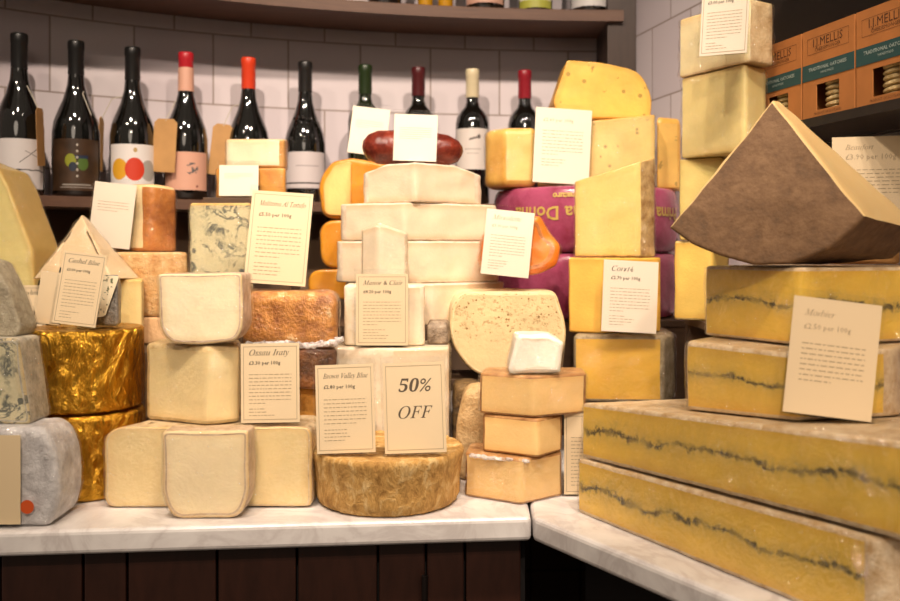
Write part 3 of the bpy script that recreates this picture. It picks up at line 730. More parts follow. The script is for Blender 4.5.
emit('round_cheese', b, tomme(Y), rind('d6bd8c', 'ead6ab', 50, .4, .6), 'big rounded cut cheese with a dotted brown face, under the orange cheese')
# dark rinds and sandy round
b = solid([(.004, 1.43, 'r', .01), (.05, 1.405, 'r', .02), (.05, 1.4, 'r', .01), (.004, 1.40, 'r', .01)], .9005, .99, amp=.001, seed=41); b.free()
b = solid([(-.004+.008, 1.345, 'r', .006), (.045, 1.345, 'r', .01), (.045, 1.418, 'r', .01), (.004, 1.418, 'r', .008)], .9005, 1.029, rb0=.006, rb1=.01, amp=.0025, seed=42)
emit('rinded_cheese', b, paste('7a5a30'), rind('3d2c1a', '7d6238', 50, 1, .7, '9a8050'), 'dark mossy-brown rinded cheese in the shade below the big dotted cheese')
b = solid(fo(1.285, (466, 388, 'r', .015), (520, 385, 'r', .01), (520, 480.5, 'r', .01), (458, 480.5, 'r', .01), (455, 430, 'r', .03)), 1.285, 1.338, 'front', rb0=.01, rb1=.01, amp=.001, seed=43)
emit('rinded_cheese', b, paste('cfae7c'), rind('a88654', 'd2b382', 60, .7, .7, 'e2cba2'), 'sandy rinded round half hidden behind the stack of three orange-edged pieces', )
# orange cheese
b = solid(fo(1.435, (478, 262, 'r', .01), (484, 232, 'r', .015), (512, 217, 'r', .012), (541, 216, 'r', .006), (553, 236, 'r', .012), (562, 246, 'r', .01), (556, 266, 'r', .015), (538, 275.5, 'r', .012), (494, 275.5, 'r', .012)), 1.432, 1.515, 'front', rb0=.011, rb1=.02, f0='c', amp=.0026, seed=44)
root = emit('orange_cheese', b, paste('f98a1c', var=.05), rind('b55f22', 'e39a56', 45, .7, .4, 'efc9a0'), 'bright orange cheese with a mottled rind, behind a card on the big dotted cheese', wrap=1.2)
# purple waxed wheels
pxc, pyc, pr_ = .262, 1.752, .178
PURP = rind('7a2a40', 'a04a68', 14, .3, .22)
def text_bm(s, size, shear=0, align='CENTER', res=2, bold=0):
    cu = bpy.data.curves.new('t', 'FONT'); cu.body = s; cu.size = size; cu.shear = shear; cu.align_x = align; cu.resolution_u = res; cu.offset = bold
    o = bpy.data.objects.new('t', cu); C.objects.link(o)
    dg = bpy.context.evaluated_depsgraph_get(); dg.update()
    me = bpy.data.meshes.new_from_object(o.evaluated_get(dg)); bm = bmesh.new(); bm.from_mesh(me)
    bpy.data.objects.remove(o); bpy.data.curves.remove(cu); bpy.data.meshes.remove(me)
    return bm
def gouda(z0, z1, lab, text, rot):
    zc = (z0+z1)/2; h = (z1-z0)/2; prof = [(0, z0), (pr_-.06, z0), (pr_-.025, z0+.001)]
    for i in range(13):
        a = -math.pi/2+math.pi*i/12; prof.append((pr_-.02+.02*abs(math.cos(a))**.45, zc+h*math.sin(a)))
    prof += [(pr_-.06, z1), (0, z1)]
    bm = bmesh.new(); lathe(bm, prof, pxc, pyc, 96)
    bmesh.ops.remove_doubles(bm, verts=bm.verts, dist=.0002)
    o = thing('waxed_wheel', (pxc, pyc, z0), lab, 'cheese wheel')
    o.name = 'purple_cheese'; PO[o.name] = Vector((pxc, pyc, z0))
    obj('wax_coat', bm, PURP, o, smooth=True)
    if text:
        for s, size, dz, rr in (('Prima Donna', .034, .022, .10), ('Prima', .034, .022, 1.08), ('maturo', .015, .046, -.22)):
            t = text_bm(s, size, 0, 'LEFT', 2, .0006)
            bmesh.ops.triangulate(t, faces=t.faces[:])
            for v in t.verts:
                x, y = v.co.x, v.co.y
                ang = rr-x/pr_              # upside down: runs leftwards as seen from the front
                zz = zc+dz-y
                rad = pr_-.02+.02*max(.05, 1-((zz-zc)/h)**2)**.225+.0012
                v.co = (pxc+rad*math.sin(ang), pyc-rad*math.cos(ang), zz)
            tt = obj('lettering', t, plain('wax_print', 'b79a4c', .5), o)
gouda(1.1055, 1.2245, 'purple waxed wheel, the lower of the pair behind the orange cheese', False, 0)
gouda(1.2255, 1.3445, 'purple waxed wheel printed with upside-down yellow lettering', True, .40)
# Swiss-type yellow cheeses on the purple wheel
YB = rind('d39a3a', 'e8bb62', 20, .2, .4)
ZP = 1.346
b = solid(fp((484, 1.69, 'r', .02), (505, 1.652, 'c', .003), (536, 1.652, 'c', .003), (530, 1.76, 'r', .01), (490, 1.76, 'r', .02)), ZP, 1.455, rb0=.012, rb1=.012, amp=.001, seed=50)
emit('holed_cheese', b, paste('ecc878', holes=55), YB, 'wrapped rounded yellow cheese on the left of the purple wheel, beside a bottle', wrap=1.6)
b = solid(fp((538, 1.652, 'c', .002), (600, 1.650, 'c', .002), (655, 1.652, 'c', .002), (652, 1.80, 'r', .01), (540, 1.80, 'r', .01)), ZP, 1.468, rb0=.004, rb1=.003, amp=.0006, seed=51, wtop=lambda q: .0+.10*(q.x-.27)*(1 if q.x > .15 else 0))
emit('holed_cheese', b, paste('f0d083', holes=60), YB, 'pale yellow holed cheese behind the tall card on the purple wheel', wrap=1)
b = solid(fo(1.70, (555, 110, 'c', .003), (553, 104, 'c', .003), (567, 63, 'r', .004), (600, 65, 'r', .02), (640, 74, 'r', .025), (652, 100, 'r', .02), (650, 121, 'r', .003), (555, 121, 'c', .003)), 1.695, 1.79, 'front', f0='c', rb0=.003, amp=.0007, seed=52)
zmin = min(v.co.z for v in b.verts)
for v in b.verts: v.co.z += 1.4775-zmin
emit('holed_cheese', b, paste('eabf58', holes=45), YB, 'yellow cheese wedge with small holes, highest of the pile by the corner post')
b = solid(fp((657, 1.70, 'c', .003), (680, 1.715, 'r', .006), (681, 1.78, 'r', .008), (660, 1.80, 'r', .003)), ZP, 1.482, rb0=.004, rb1=.012, amp=.0006, seed=53)
emit('holed_cheese', b, paste('ecc06a', holes=40), YB, 'narrow orange-yellow holed cheese against the right tiled wall')
# pile behind Comte card
b = solid(fp((574, 1.40, 'c', .003), (575, 1.385, 'r', .004), (660, 1.368, 'c', .004), (682, 1.39, 'r', .008), (690, 1.46, 'r', .01), (578, 1.50, 'r', .01)), .9995, 1.1005, rb0=.004, rb1=.006, amp=.0008, seed=54); b.free()
b = solid(fp((574, 1.372, 'c', .003), (664, 1.362, 'r', .006), (676, 1.40, 'r', .02), (664, 1.52, 'r', .02), (582, 1.52, 'r', .01)), .9995, 1.1005, rb0=.004, rb1=.006, amp=.0009, seed=54)
emit('rinded_wedge', b, paste('dcae40', var=.08), rind('77664a', 'a8987a', 70, .9, .6, 'c8bca4'), 'deep yellow wedge in film with a grey rough rind, lowest under the middle-right card', wrap=1.2)
b = solid([(px(569, 1.41), 1.41, 'c', .002), (px(603, 1.385), 1.385, 'c', .002), (.333, 1.42, 'r', .006), (.334, 1.50, 'r', .01), (.20, 1.50, 'r', .01)], 1.1015, 1.218, rb0=.003, rb1=.003, amp=.0007, seed=55)
emit('hard_cheese', b, paste('e0b454'), rind('c08d2e', 'd8aa4a', 40, .3), 'yellow block with a corner beside the card, under the tall wrapped wedge')
b = solid(fp((575, 1.435, 'c', .002), (640, 1.405, 'r', .002), (655, 1.43, 'r', .006), (650, 1.50, 'r', .006), (581, 1.50, 'c', .003)), 1.2195, 1.336, rb0=.002, rb1=.002, amp=.0009, seed=56, f1='c', wtop=lambda q: .30*(q.x-.19))
emit('rinded_wedge', b, paste('e6c878', var=.08), rind('94672e', 'dcc08a', 45, .7, .4, 'f6ecd8'), 'tall pale yellow wedge in film standing in front of the purple wheel', wrap=1)
# three orange-edged pieces + white one
EP = paste('efc987', var=.08); ER = rind('8f5f30', 'c08f56', 50, .5, .6, 'ead9c0')
g3 = 'orange-edged pieces in a stack'
for k, (pl, pc, pr2, z0, z1, lab) in enumerate([(465, 520, 562, .9005, .9595, 'tan orange-edged piece in film on the marble, lowest of the stack of three'),
                                 (483, 537, 562, .9605, 1.0105, 'tan orange-edged piece, middle of the stack of three'),
                                 (480, 534, 586, 1.0115, 1.0655, 'tan orange-edged piece, topmost of the stack of three, under the small white cheese')]):
    b = solid(fp((pl, 1.207, 'c', .003), (pc, 1.164+.004*k, 'c', .002), (pr2, 1.207, 'r', .004), (pr2-4, 1.262, 'r', .008), (pl+5, 1.265, 'r', .008)), z0, z1, rb0=.003, rb1=.004, amp=.0009, seed=60+k)
    root = emit('soft_cheese_wedge', b, EP, ER, lab, group=g3, wrap=1 if k != 1 else 0)
    if k == 0: gather(root, [(px(470, 1.195), 1.196, .957), (px(495, 1.18), 1.179, .9565), (px(530, 1.17), 1.1665, .956)], .0026)
b = solid(fo(1.185, (516, 337, 'r', .006), (548, 336, 'r', .006), (564, 345, 'r', .004), (560, 376, 'r', .004), (508, 376, 'r', .008)), 1.182, 1.235, 'front', f0='c', rb0=.006, rb1=.008, amp=.0016, seed=63)
zmin = min(v.co.z for v in b.verts)
for v in b.verts: v.co.z += 1.0665-zmin
emit('white_cheese', b, paste('fbf3e2', var=.04), rind('e6d8bc', 'f8f0e0', 60, .4), 'small bright white cheese in film on top of the stack of three', wrap=1)

# --- right: ash-lined cheeses
AR = rind('c29c68', 'e6d0ac', 70, .5, .42, 'f0e2cc')
MP = paste('f3c950', ash=1, speck=0, var=.1)
A0 = Vector((.161, 1.134)); dirM = Vector((.195, -.353))
def mor(t): return A0+dirM*t
def top_slope(k, base):  # rises toward the near end
    return lambda q: k*max(0, min(1.2, (1.134-q.y)/.353))
m1c = mor(1.04); 
b = solid([(*A0, 'c', .003), (*m1c, 'r', .012), (.50, .74, 'r', .03), (.60, .92, 'r', .03), (.52, 1.14, 'r', .03), (.32, 1.17, 'r', .02)], .9005, .968, rb0=.004, rb1=.005, amp=.001, seed=70, wtop=top_slope(.016, 0))
emit('ash_lined_cheese', b, MP, AR, 'longest yellow cheese with a wavy dark ash line, resting on the marble', group='yellow cheeses with an ash line', wrap=1)
m2a = mor(.01); m2c = mor(1.14)
b = solid([(m2a.x+.003, m2a.y, 'c', .003), (*m2c, 'r', .012), (.52, .74, 'r', .03), (.60, .92, 'r', .03), (.52, 1.14, 'r', .03), (.32, 1.17, 'r', .02)], .9705, 1.038, rb0=.004, rb1=.005, amp=.001, seed=71, wtop=top_slope(.030, 0), wbot=top_slope(.017, 0))
emit('ash_lined_cheese', b, MP, AR, 'long yellow cheese with an ash line, second from the marble, carrying a big card', group='yellow cheeses with an ash line', wrap=1)
b = solid(fp((686, 1.02, 'c', .003), (795, .895, 'c', .003), (898, .945, 'r', .02), (915, 1.08, 'r', .03), (745, 1.16, 'r', .01)), 1.0725, 1.127, rb0=.003, rb1=.004, amp=.001, seed=72, wbot=lambda q: .001+.030*(max(0, min(1.2, (1.134-q.y)/.353))-1.12))
emit('ash_lined_cheese', b, MP, AR, 'yellow ash-lined wedge standing behind the big tilted card, third from the marble', group='yellow cheeses with an ash line', wrap=1)
b = solid(fp((705, 1.065, 'c', .003), (800, .95, 'c', .003), (915, 1.00, 'r', .02), (925, 1.08, 'r', .03), (760, 1.16, 'r', .01)), 1.1295, 1.2115, rb0=.003, rb1=.004, amp=.001, seed=73)
emit('ash_lined_cheese', b, MP, AR, 'yellow ash-lined wedge directly under the huge brown wedge', group='yellow cheeses with an ash line', wrap=1)
# huge brown wedge
Tq = P(773, 100, 1.0)
arc = [P(669, 228, 1.0), P(690, 243, .99), P(718, 255, .98), P(752, 264.5, .97), P(790, 264.5, .955), P(830, 248, .94), P(866, 217, .93)]
front = [Tq]+arc[::-1]   # T -> R ... -> L
bk = [P(781, 103, 1.03)]+[P(925, 232, 1.05), P(893, 258, 1.055), P(838, 263.5, 1.06), P(790, 263.3, 1.07), P(752, 260, 1.075), P(728, 250, 1.08), P(705, 236, 1.08)]
flags = ['c']+['r']*6+['c']
def brown_fn(nt, out):
    v = coords(nt); a = math_(nt, 'ADD', math_(nt, 'MULTIPLY', nz(nt, v, 28, 7, .68, .4), .6), math_(nt, 'MULTIPLY', nz(nt, v, 110, 5, .7), .4))
    col = ramp(nt, a, [(.28, lin('4b3621')), (.5, lin('6e5033')), (.72, lin('8b6b4a'))])
    bsdf(nt, out, col, .75, math_(nt, 'ADD', a, nz(nt, v, 160, 4)), .6, .002)
wroot = loft3(front, bk, flags, 'cheese_wedge', paste('eedcac'), mat('brown_rind', brown_fn), 'huge brown-rinded wedge with its point up, topmost on the right pile', wrap=0, f0='r', f1='r', amp=.0012, seed=9)
# pale tower
TP = paste('ead692', var=.06)
def towerfp(Ya, pa, Yb, pb, depth):
    a = Vector((px(pa, Ya), Ya)); b_ = Vector((px(pb, Yb), Yb)); t = (b_-a).normalized(); n_ = Vector((-t.y, t.x))
    c = b_+n_*depth; d_ = a+n_*depth
    return a, b_, c, d_
def tower(Ya, pa, Yb, pb, depth, z0, z1, lab, pc, rc, seed, wrap=1, name='hard_cheese', fr=('c', 'c', 'r', 'c')):
    q = towerfp(Ya, pa, Yb, pb, depth)
    b = solid([(p.x, p.y, f, .003) for p, f in zip(q, fr)], z0, z1, rb0=.003, rb1=.003, amp=.0007, seed=seed, f1='c' if name == 'x' else 'r')
    return emit(name, b, pc, rc, lab, wrap=wrap)
TR = rind('c9ad66', 'dcc688', 40, .3)
tower(1.37, 674, 1.335, 712, .075, 1.1245, 1.2435, 'yellow piece, lowest of the pale tower, beside the huge brown wedge', paste('e2bf62'), TR, 80, 0)
tower(1.36, 679, 1.325, 722, .075, 1.2445, 1.367, 'yellow piece, second from the bottom of the pale tower', paste('e2cd80'), TR, 81, 0)
b = solid([(px(681, 1.36), 1.36, 'c', .003), (px(745, 1.25), 1.25, 'c', .003), (.453, 1.288, 'r', .003), (.398, 1.385, 'r', .003)], 1.368, 1.4885, rb0=.003, rb1=.003, amp=.0007, seed=82, f1='c')
emit('hard_cheese', b, TP, TR, 'big pale yellow block in creased film, in the tower behind the brown wedge', wrap=1.5)
b = solid([(px(679, 1.36), 1.36, 'c', .003), (px(749, 1.24), 1.24, 'r', .003), (.456, 1.268, 'r', .003), (.392, 1.38, 'r', .003)], 1.4900, 1.577, rb0=.003, rb1=.003, amp=.0007, seed=83, f1='c')
emit('hard_cheese', b, paste('f0e0b0'), rind('c9a878', 'e4cca0', 60, .5), 'cream block in film with a card before it, topmost of the pale tower', wrap=2)
# tan cheese behind card at right
b = solid([(.475, 1.125, 'r', .01), (.56, 1.115, 'r', .01), (.56, 1.185, 'r', .01), (.47, 1.19, 'r', .01)], 1.2125, 1.262, amp=.001, seed=85)
emit('rinded_cheese', b, paste('c8a05c'), rind('a8743a', 'c9975a', 40, .4), 'tan cheese behind the huge brown wedge, at the right edge')

# ================================================================ CARDS
MI = {}
for i, ch in enumerate('ABCDEFGHIJKLMNOPQRSTUVWXYZ'): MI[ch] = chr(0x1D434+i)
for i, ch in enumerate('abcdefghijklmnopqrstuvwxyz'): MI[ch] = chr(0x1D44E+i)
MI['h'] = '\u210E'
def it(s): return ''.join(MI.get(c, c) for c in s)
CARD = plain('card_paper', 'efd9b4', .6); INK = plain('card_ink', '5e5142', .6); INK2 = plain('card_ink_pale', 'b39e7e', .6)
def card(pl, pr, yb, yt, Y, heading, price, label, roll=0, yaw=0, lean=8, lines=9, tail=4, size=None, border=True, white=False, hold=True, faint=False, name='price_card', big=None, zbase=None, extra=None, gapy=.0004):
    w = (pr-pl)/F*Y; h = (yb-yt)/F*Y/math.cos(math.radians(lean))
    cx = px((pl+pr)/2, Y); z0 = pz(yb, Y) if zbase is None else zbase
    org = Vector((cx, Y, z0))
    root = thing(name, org, label, 'card', 'printed cheese cards')
    M = Matrix.Translation(org) @ Matrix.Rotation(math.radians(yaw), 4, 'Z') @ Matrix.Rotation(math.radians(-lean), 4, 'X') @ Matrix.Rotation(math.radians(roll), 4, 'Y')
    lift = abs(math.sin(math.radians(roll)))*w/2+.0006
    M = M @ Matrix.Translation((0, 0, lift))
    def put(nm, bm, m, lab=None):
        for v in bm.verts: v.co = M @ v.co
        o = obj(nm, bm, m, root)
        if lab: o['label'] = lab
    mg = .0015
    bm = bmesh.new(); box(bm, -w/2+mg, w/2-mg, -.0002, .0003, mg, h-mg*2.5); put('paper_sheet', bm, plain('card_paper_white', 'efe2cf', .6) if white else CARD)
    y = -.0004; rnd = random.Random(hash(label) % 1000 if False else len(label)*7+int(pl))
    def flat(t, x, z):
        for v in t.verts: v.co = Vector((v.co.x+x, y, v.co.y+z))
        return t
    ink = INK2 if faint else INK
    if border:
        bm = bmesh.new(); i = w*.06; j = .0007; top = h-mg*2.5-i*.8; bo = mg+i*.8
        for a in ((-w/2+i, w/2-i, bo, bo+j), (-w/2+i, w/2-i, top-j, top), (-w/2+i, -w/2+i+j, bo, top), (w/2-i-j, w/2-i, bo, top)):
            vv = [bm.verts.new((a[0], y, a[2])), bm.verts.new((a[1], y, a[2])), bm.verts.new((a[1], y, a[3])), bm.verts.new((a[0], y, a[3]))]; bm.faces.new(vv)
        put('printed_border', bm, INK2)
    if big:
        BD = {'5': '\U0001D7D3', '0': '\U0001D7CE'}
        for s, zz in zip([''.join(BD.get(c, c) for c in big[0]), it(big[1])], (h*.66, h*.38)):
            t = text_bm(s, w*(.29 if '%' in s else .27), .22 if '%' in s else .05, 'CENTER', 3, 0); put('lettering', flat(t, 0, zz), INK)
        if hold: holder(root, M, w, h)
        return root
    zt = h-h*.18
    xl = -w/2+w*.15
    if heading:
        for hd in heading.split('\n'):
            t = text_bm(it(hd), size or w*.14, 0.12, 'LEFT', 1); 
            ws = max(v.co.x for v in t.verts)-min(v.co.x for v in t.verts)
            if ws > w*.74:
                for v in t.verts: v.co.x *= w*.74/ws; v.co.y *= .85
            put('heading', flat(t, xl, zt), ink); zt -= h*.09
    if price:
        t = text_bm(price, w*.085, 0, 'LEFT', 1, .0001 if not faint else 0); put('price_text', flat(t, xl, zt-h*.02), ink)
    zt -= h*.10
    bm = bmesh.new()
    def line(z, x1):
        x = xl
        while x < x1:
            ww = rnd.uniform(.02, .085)*w
            e = min(x+ww, x1)
            hh = h*.0085
            bm.faces.new([bm.verts.new(c) for c in ((x, y, z), (e, y, z), (e, y, z+hh), (x, y, z+hh))])
            x = e+w*.018
    for k in range(lines):
        zt -= h*.043; line(zt, w/2-w*.15 if k < lines-1 else rnd.uniform(-.1, .2)*w)
    zt -= h*.03
    for k in range(tail):
        zt -= h*.038
        if zt > h*.09: line(zt, rnd.uniform(-.15, .12)*w)
    if bm.verts: put('body_text', bm, INK2)
    else: bm.free()
    if hold: holder(root, M, w, h)
    return root
def holder(root, M, w, h):
    bm = bmesh.new()
    box(bm, -w/2-.001, w/2+.001, -.0022, -.0010, 0, h+.0035, bev=.0003)
    box(bm, -w/2-.001, w/2+.001, .0008, .0020, 0, h+.0035, bev=.0003)
    box(bm, -w/2-.001, w/2+.001, -.0010, .0008, 0, .0012)
    for v in bm.verts: v.co = M @ v.co
    obj('acrylic_holder', bm, acrylic(), root)
card(-8, 46, 327, 260, 1.335, 'Mature Farmhouse\nGouda', '£2.80 per 100g', 'card with a two-line heading at the left edge, before the steep yellow wedge', yaw=0, lines=0, tail=0, zbase=1.0812, lean=5)
card(50, 96, 328.5, 252, 1.175, 'Cashel Blue', '£3.00 per 100g', 'card with dense printed lines standing on the upper gold wheel', roll=7, lean=6, zbase=1.1262)
card(32, 60, 328, 272, 1.212, None, None, 'plain pale card half hidden behind the card on the gold wheel', roll=7, lean=4, lines=0, tail=0, border=False, zbase=1.1262)
card(86, 130, 254, 186, 1.434, None, None, 'nearly blank white card left of the reddish-brown rind', roll=6, lines=4, tail=0, border=False, white=True, faint=True, zbase=1.2285, lean=2)
card(218, 259, 203, 169, 1.545, None, None, 'small blank white card below the cream topped cheese near the wall', roll=0, lines=4, tail=0, border=False, white=True, zbase=1.3208, lean=4)
card(242, 306, 289, 192, 1.31, 'Moliterno Al Tartufo', '£5.50 per 100g', 'tall card for truffle cheese, standing on the crusty wrapped loaf', roll=4, lean=7, zbase=1.1745, lines=8, tail=6)
card(240, 301, 427, 344, 1.156, 'Ossau Iraty', '£3.30 per 100g', 'card for a sheep cheese on the long low cheese, right of the olive-yellow wedge', roll=-1, lean=3, zbase=1.0055, tail=5)
card(355, 409, 347, 272, 1.310, 'Manor & Clair', '£4.20 per 100g', 'card in front of the upright cream piece, above the 50% OFF card', lean=1, zbase=1.089, lines=8, tail=5)
card(316, 377, 458, 366, 1.132, 'Brown Valley Blue', '£2.80 per 100g', 'card with a heading and small print, left of the 50% OFF card', roll=-2, lean=4, zbase=.9712, lines=7, tail=4)
card(384, 448, 458, 364, 1.132, None, None, 'card reading 50% OFF on the small round wheel', roll=-2, lean=4, zbase=.9712, big=('50%', 'OFF'))
card(479, 529, 275, 206, 1.405, 'Mimolette', '£3.10 per 100g', 'card leaning before the bright orange cheese', roll=6, lean=5, zbase=1.1835, white=True, faint=True, lines=8, border=False)
card(346, 385, 160, 110, 1.655, None, None, 'blank-looking white card on the topmost orange-yellow wedge, beside the salami', roll=7, lean=2, zbase=1.3995, lines=4, tail=0, border=False, white=True, faint=True)
card(392, 437, 163, 113, 1.475, None, None, 'white faintly printed card hiding the middle of the salami', roll=2, lean=2, zbase=1.3725, lines=6, tail=0, border=False, white=True, faint=True)
card(531, 590, 181, 103, 1.628, None, '£2.60 per 100g', 'tall white card before the holed cheeses on the purple wheel', roll=3, yaw=6, lean=1, zbase=1.3455, lines=8, tail=3, border=False, white=True, faint=True)
card(600, 657, 332, 257, 1.350, 'Comté', '£2.70 per 100g', 'card before the yellow block, under the tall wrapped wedge', roll=3, lean=4, zbase=1.1022, white=True, lines=8, tail=4, border=False)
card(563, 617, 504, 419, 1.205, None, None, 'card half hidden behind the long ash-lined cheeses, beside the stack of three', lines=14, tail=6, lean=0, zbase=.9008)
card(780, 872, 425, 303, .885, 'Morbier', '£2.50 per 100g', 'big tilted card standing on the second ash-lined cheese', roll=7, lean=3, zbase=1.0585, size=.009, lines=8, tail=0, border=False, faint=True)
card(697, 748, 74, 0, 1.215, 'Gruyère', '£3.00 per 100g', 'card at the top of the pale tower, before the cream block', roll=3, yaw=-38, lean=0, zbase=1.490, lines=9, tail=3, white=True)
card(834, 925, 205, 116, 1.10, 'Beaufort', '£3.90 per 100g', 'wide pale card at the right edge below the cracker boxes', yaw=-14, lean=0, zbase=1.2635, size=.009, lines=8, tail=0, border=False, faint=True)

# ================================================================ BOTTLES
def glass_m(name, hexc): return plain(name, hexc, .06, Coat_Weight=1.0, Coat_Roughness=.03, Specular_IOR_Level=.8)
DG = glass_m('dark_wine_glass', '0d0d0b'); GG = glass_m('green_wine_glass', '16200c')
def bottle(p, capcol, shape, label, lab_m=None, lz=(.055, .13), glass=None, neck=None, tagd=None, base=None, H=.307, deco=None, off=.080, r=None, name='wine_bottle', group='wine bottles on the lower shelf', cap=True):
    q = wall_at(p, off); x, y = q.x, q.y; z = base if base is not None else 1.3325
    root = thing(name, (x, y, z), label, 'bottle', group)
    r = r or (.0445 if shape == 'burgundy' else .0385)
    if shape == 'burgundy': prof = [(0, 0), (r-.006, 0), (r, .006), (r, .125), (r-.003, .145), (r-.010, .165), (r-.020, .188), (.017, .215), (.0145, .24), (.0140, .285), (.0148, .287), (.0148, .299), (.012, .30), (0, .30)]
    else: prof = [(0, 0), (r-.005, 0), (r, .005), (r, .180), (r-.003, .195), (r-.010, .206), (.018, .217), (.0145, .228), (.0140, .285), (.0148, .287), (.0148, .299), (.012, .30), (0, .30)]
    k = H/.30
    bm = bmesh.new(); lathe(bm, [(a, z+b*k) for a, b in prof], x, y, 36); obj('glass_body', bm, glass or DG, root, smooth=True)
    if cap:
        bm = bmesh.new(); c0 = .235 if shape == 'burgundy' else .238
        lathe(bm, [(.0148, z+c0*k), (.0152, z+(c0+.002)*k), (.0150, z+.284*k), (.0158, z+.286*k), (.0158, z+.2985*k), (.0145, z+.3015*k), (0, z+.3015*k)], x, y, 28)
        obj('capsule', bm, plain('capsule_'+capcol, capcol, .35), root, smooth=True)
    if neck:
        bm = bmesh.new(); lathe(bm, [(.0165, z+.222*k), (.0163, z+.226*k), (.0158, z+.268*k), (.0155, z+.270*k)], x, y, 28); obj('neck_band', bm, plain('neck_'+neck, neck, .5), root, smooth=True)
    if lab_m:
        bm = bmesh.new(); uvl = bm.loops.layers.uv.new('UVMap'); n = 24; a0, a1 = -math.pi/2-1.15, -math.pi/2+1.15
        # turn label toward the room centre
        face = math.atan2(-y, -x)+math.pi/2
        cols = []
        for i in range(n+1):
            a = a0+(a1-a0)*i/n+face*1.0
            c, s = math.cos(a)*(r+.0005), math.sin(a)*(r+.0005)
            cols.append((bm.verts.new((x+c, y+s, z+lz[0])), bm.verts.new((x+c, y+s, z+lz[1]))))
        for i in range(n):
            f = bm.faces.new((cols[i][0], cols[i+1][0], cols[i+1][1], cols[i][1]))
            for lp, uv in zip(f.loops, ((i/n, 0), ((i+1)/n, 0), ((i+1)/n, 1), (i/n, 1))): lp[uvl].uv = uv
        obj('bottle_label', bm, lab_m, root, smooth='keep')
    if tagd:
        dx, ang, wdt, dz = tagd   # string and manila tag
        bm = bmesh.new(); pts = [(x+.0185*math.cos(t), y+.0185*math.sin(t), z+.208+.003*math.cos(t)) for t in [i*math.pi/8 for i in range(17)]]
        tx = x+dx; ty = y-.056 if abs(dx) < .04 else y-.030
        ztag = z+.205-dz*.2
        tube(bm, pts, .0009, 5); tube(bm, [(x+(.018 if dx > 0 else -.018), y-.006, z+.209), (x+dx*.6, y-.030, z+.200), (tx, ty-.001, z+.159)], .0009, 5)
        obj('string', bm, plain('string', 'cfc6b4', .8), root)
        if not wdt: return root
        bm = bmesh.new(); hh = .108; M = Matrix.Translation((tx, ty, z+.163)) @ Matrix.Rotation(math.radians(ang), 4, 'Z') @ Matrix.Rotation(math.radians(dz), 4, 'Y')
        po = [(-wdt, -hh), (wdt, -hh), (wdt, -.008), (wdt-.008, 0), (-wdt+.008, 0), (-wdt, -.008)]
        a_ = [bm.verts.new(M @ Vector((u, -.0004, w_))) for u, w_ in po]; b_ = [bm.verts.new(M @ Vector((u, .0004, w_))) for u, w_ in po]
        bm.faces.new(a_); bm.faces.new(b_)
        for i in range(6): bm.faces.new((a_[i], a_[(i+1) % 6], b_[(i+1) % 6], b_[i]))
        obj('paper_tag', bm, plain('manila', 'c2935a', .7, .06), root)
    return root
def uvm(nt):
    s = N(nt, 'ShaderNodeSeparateXYZ'); L(nt, N(nt, 'ShaderNodeTexCoord').outputs['UV'], s.inputs[0]); return s.outputs[0], s.outputs[1]
def disc(nt, u, v, cx, cy, r, asp=1.3):
    a = math_(nt, 'MULTIPLY', math_(nt, 'SUBTRACT', u, cx), asp); b_ = math_(nt, 'SUBTRACT', v, cy)
    d_ = math_(nt, 'SQRT', math_(nt, 'ADD', math_(nt, 'MULTIPLY', a, a), math_(nt, 'MULTIPLY', b_, b_)))
    return math_(nt, 'LESS_THAN', d_, r)
def rect(nt, u, v, u0, u1, v0, v1):
    m = math_(nt, 'MULTIPLY', math_(nt, 'GREATER_THAN', u, u0), math_(nt, 'LESS_THAN', u, u1))
    return math_(nt, 'MULTIPLY', m, math_(nt, 'MULTIPLY', math_(nt, 'GREATER_THAN', v, v0), math_(nt, 'LESS_THAN', v, v1)))
def lab_circles(nt, out):
    u, v = uvm(nt); c = lin('e6e0dc')
    c = mix(nt, disc(nt, u, v, .24, .48, .22), c, lin('e0a52a')); c = mix(nt, disc(nt, u, v, .82, .46, .22), c, lin('a8a49c'))
    c = mix(nt, disc(nt, u, v, .54, .48, .24), c, lin('cf3a1c')); c = mix(nt, disc(nt, u, v, .55, .88, .05), c, lin('b89a60'))
    bsdf(nt, out, c, .5)
def lab_dark(nt, out):
    u, v = uvm(nt); vec = coords(nt)
    c = ramp(nt, nz(nt, vec, 25, 2), [(.3, lin('2e2014')), (.7, lin('4b3523'))])
    c = mix(nt, disc(nt, u, v, .40, .58, .13), c, lin('8a8f28')); c = mix(nt, disc(nt, u, v, .62, .52, .13), c, lin('4f6a2c'))
    c = mix(nt, disc(nt, u, v, .44, .46, .09), c, lin('232c3a')); c = mix(nt, rect(nt, u, v, .48, .72, .62, .68), c, lin('25304a'))
    for k in range(6): c = mix(nt, disc(nt, u, v, .52, .88-k*.12, .025), c, lin('b8b0a4'))
    c = mix(nt, rect(nt, u, v, .25, .78, .10, .125), c, lin('9a948c')); c = mix(nt, rect(nt, u, v, .2, .82, .055, .07), c, lin('9a948c'))
    bsdf(nt, out, c, .4)
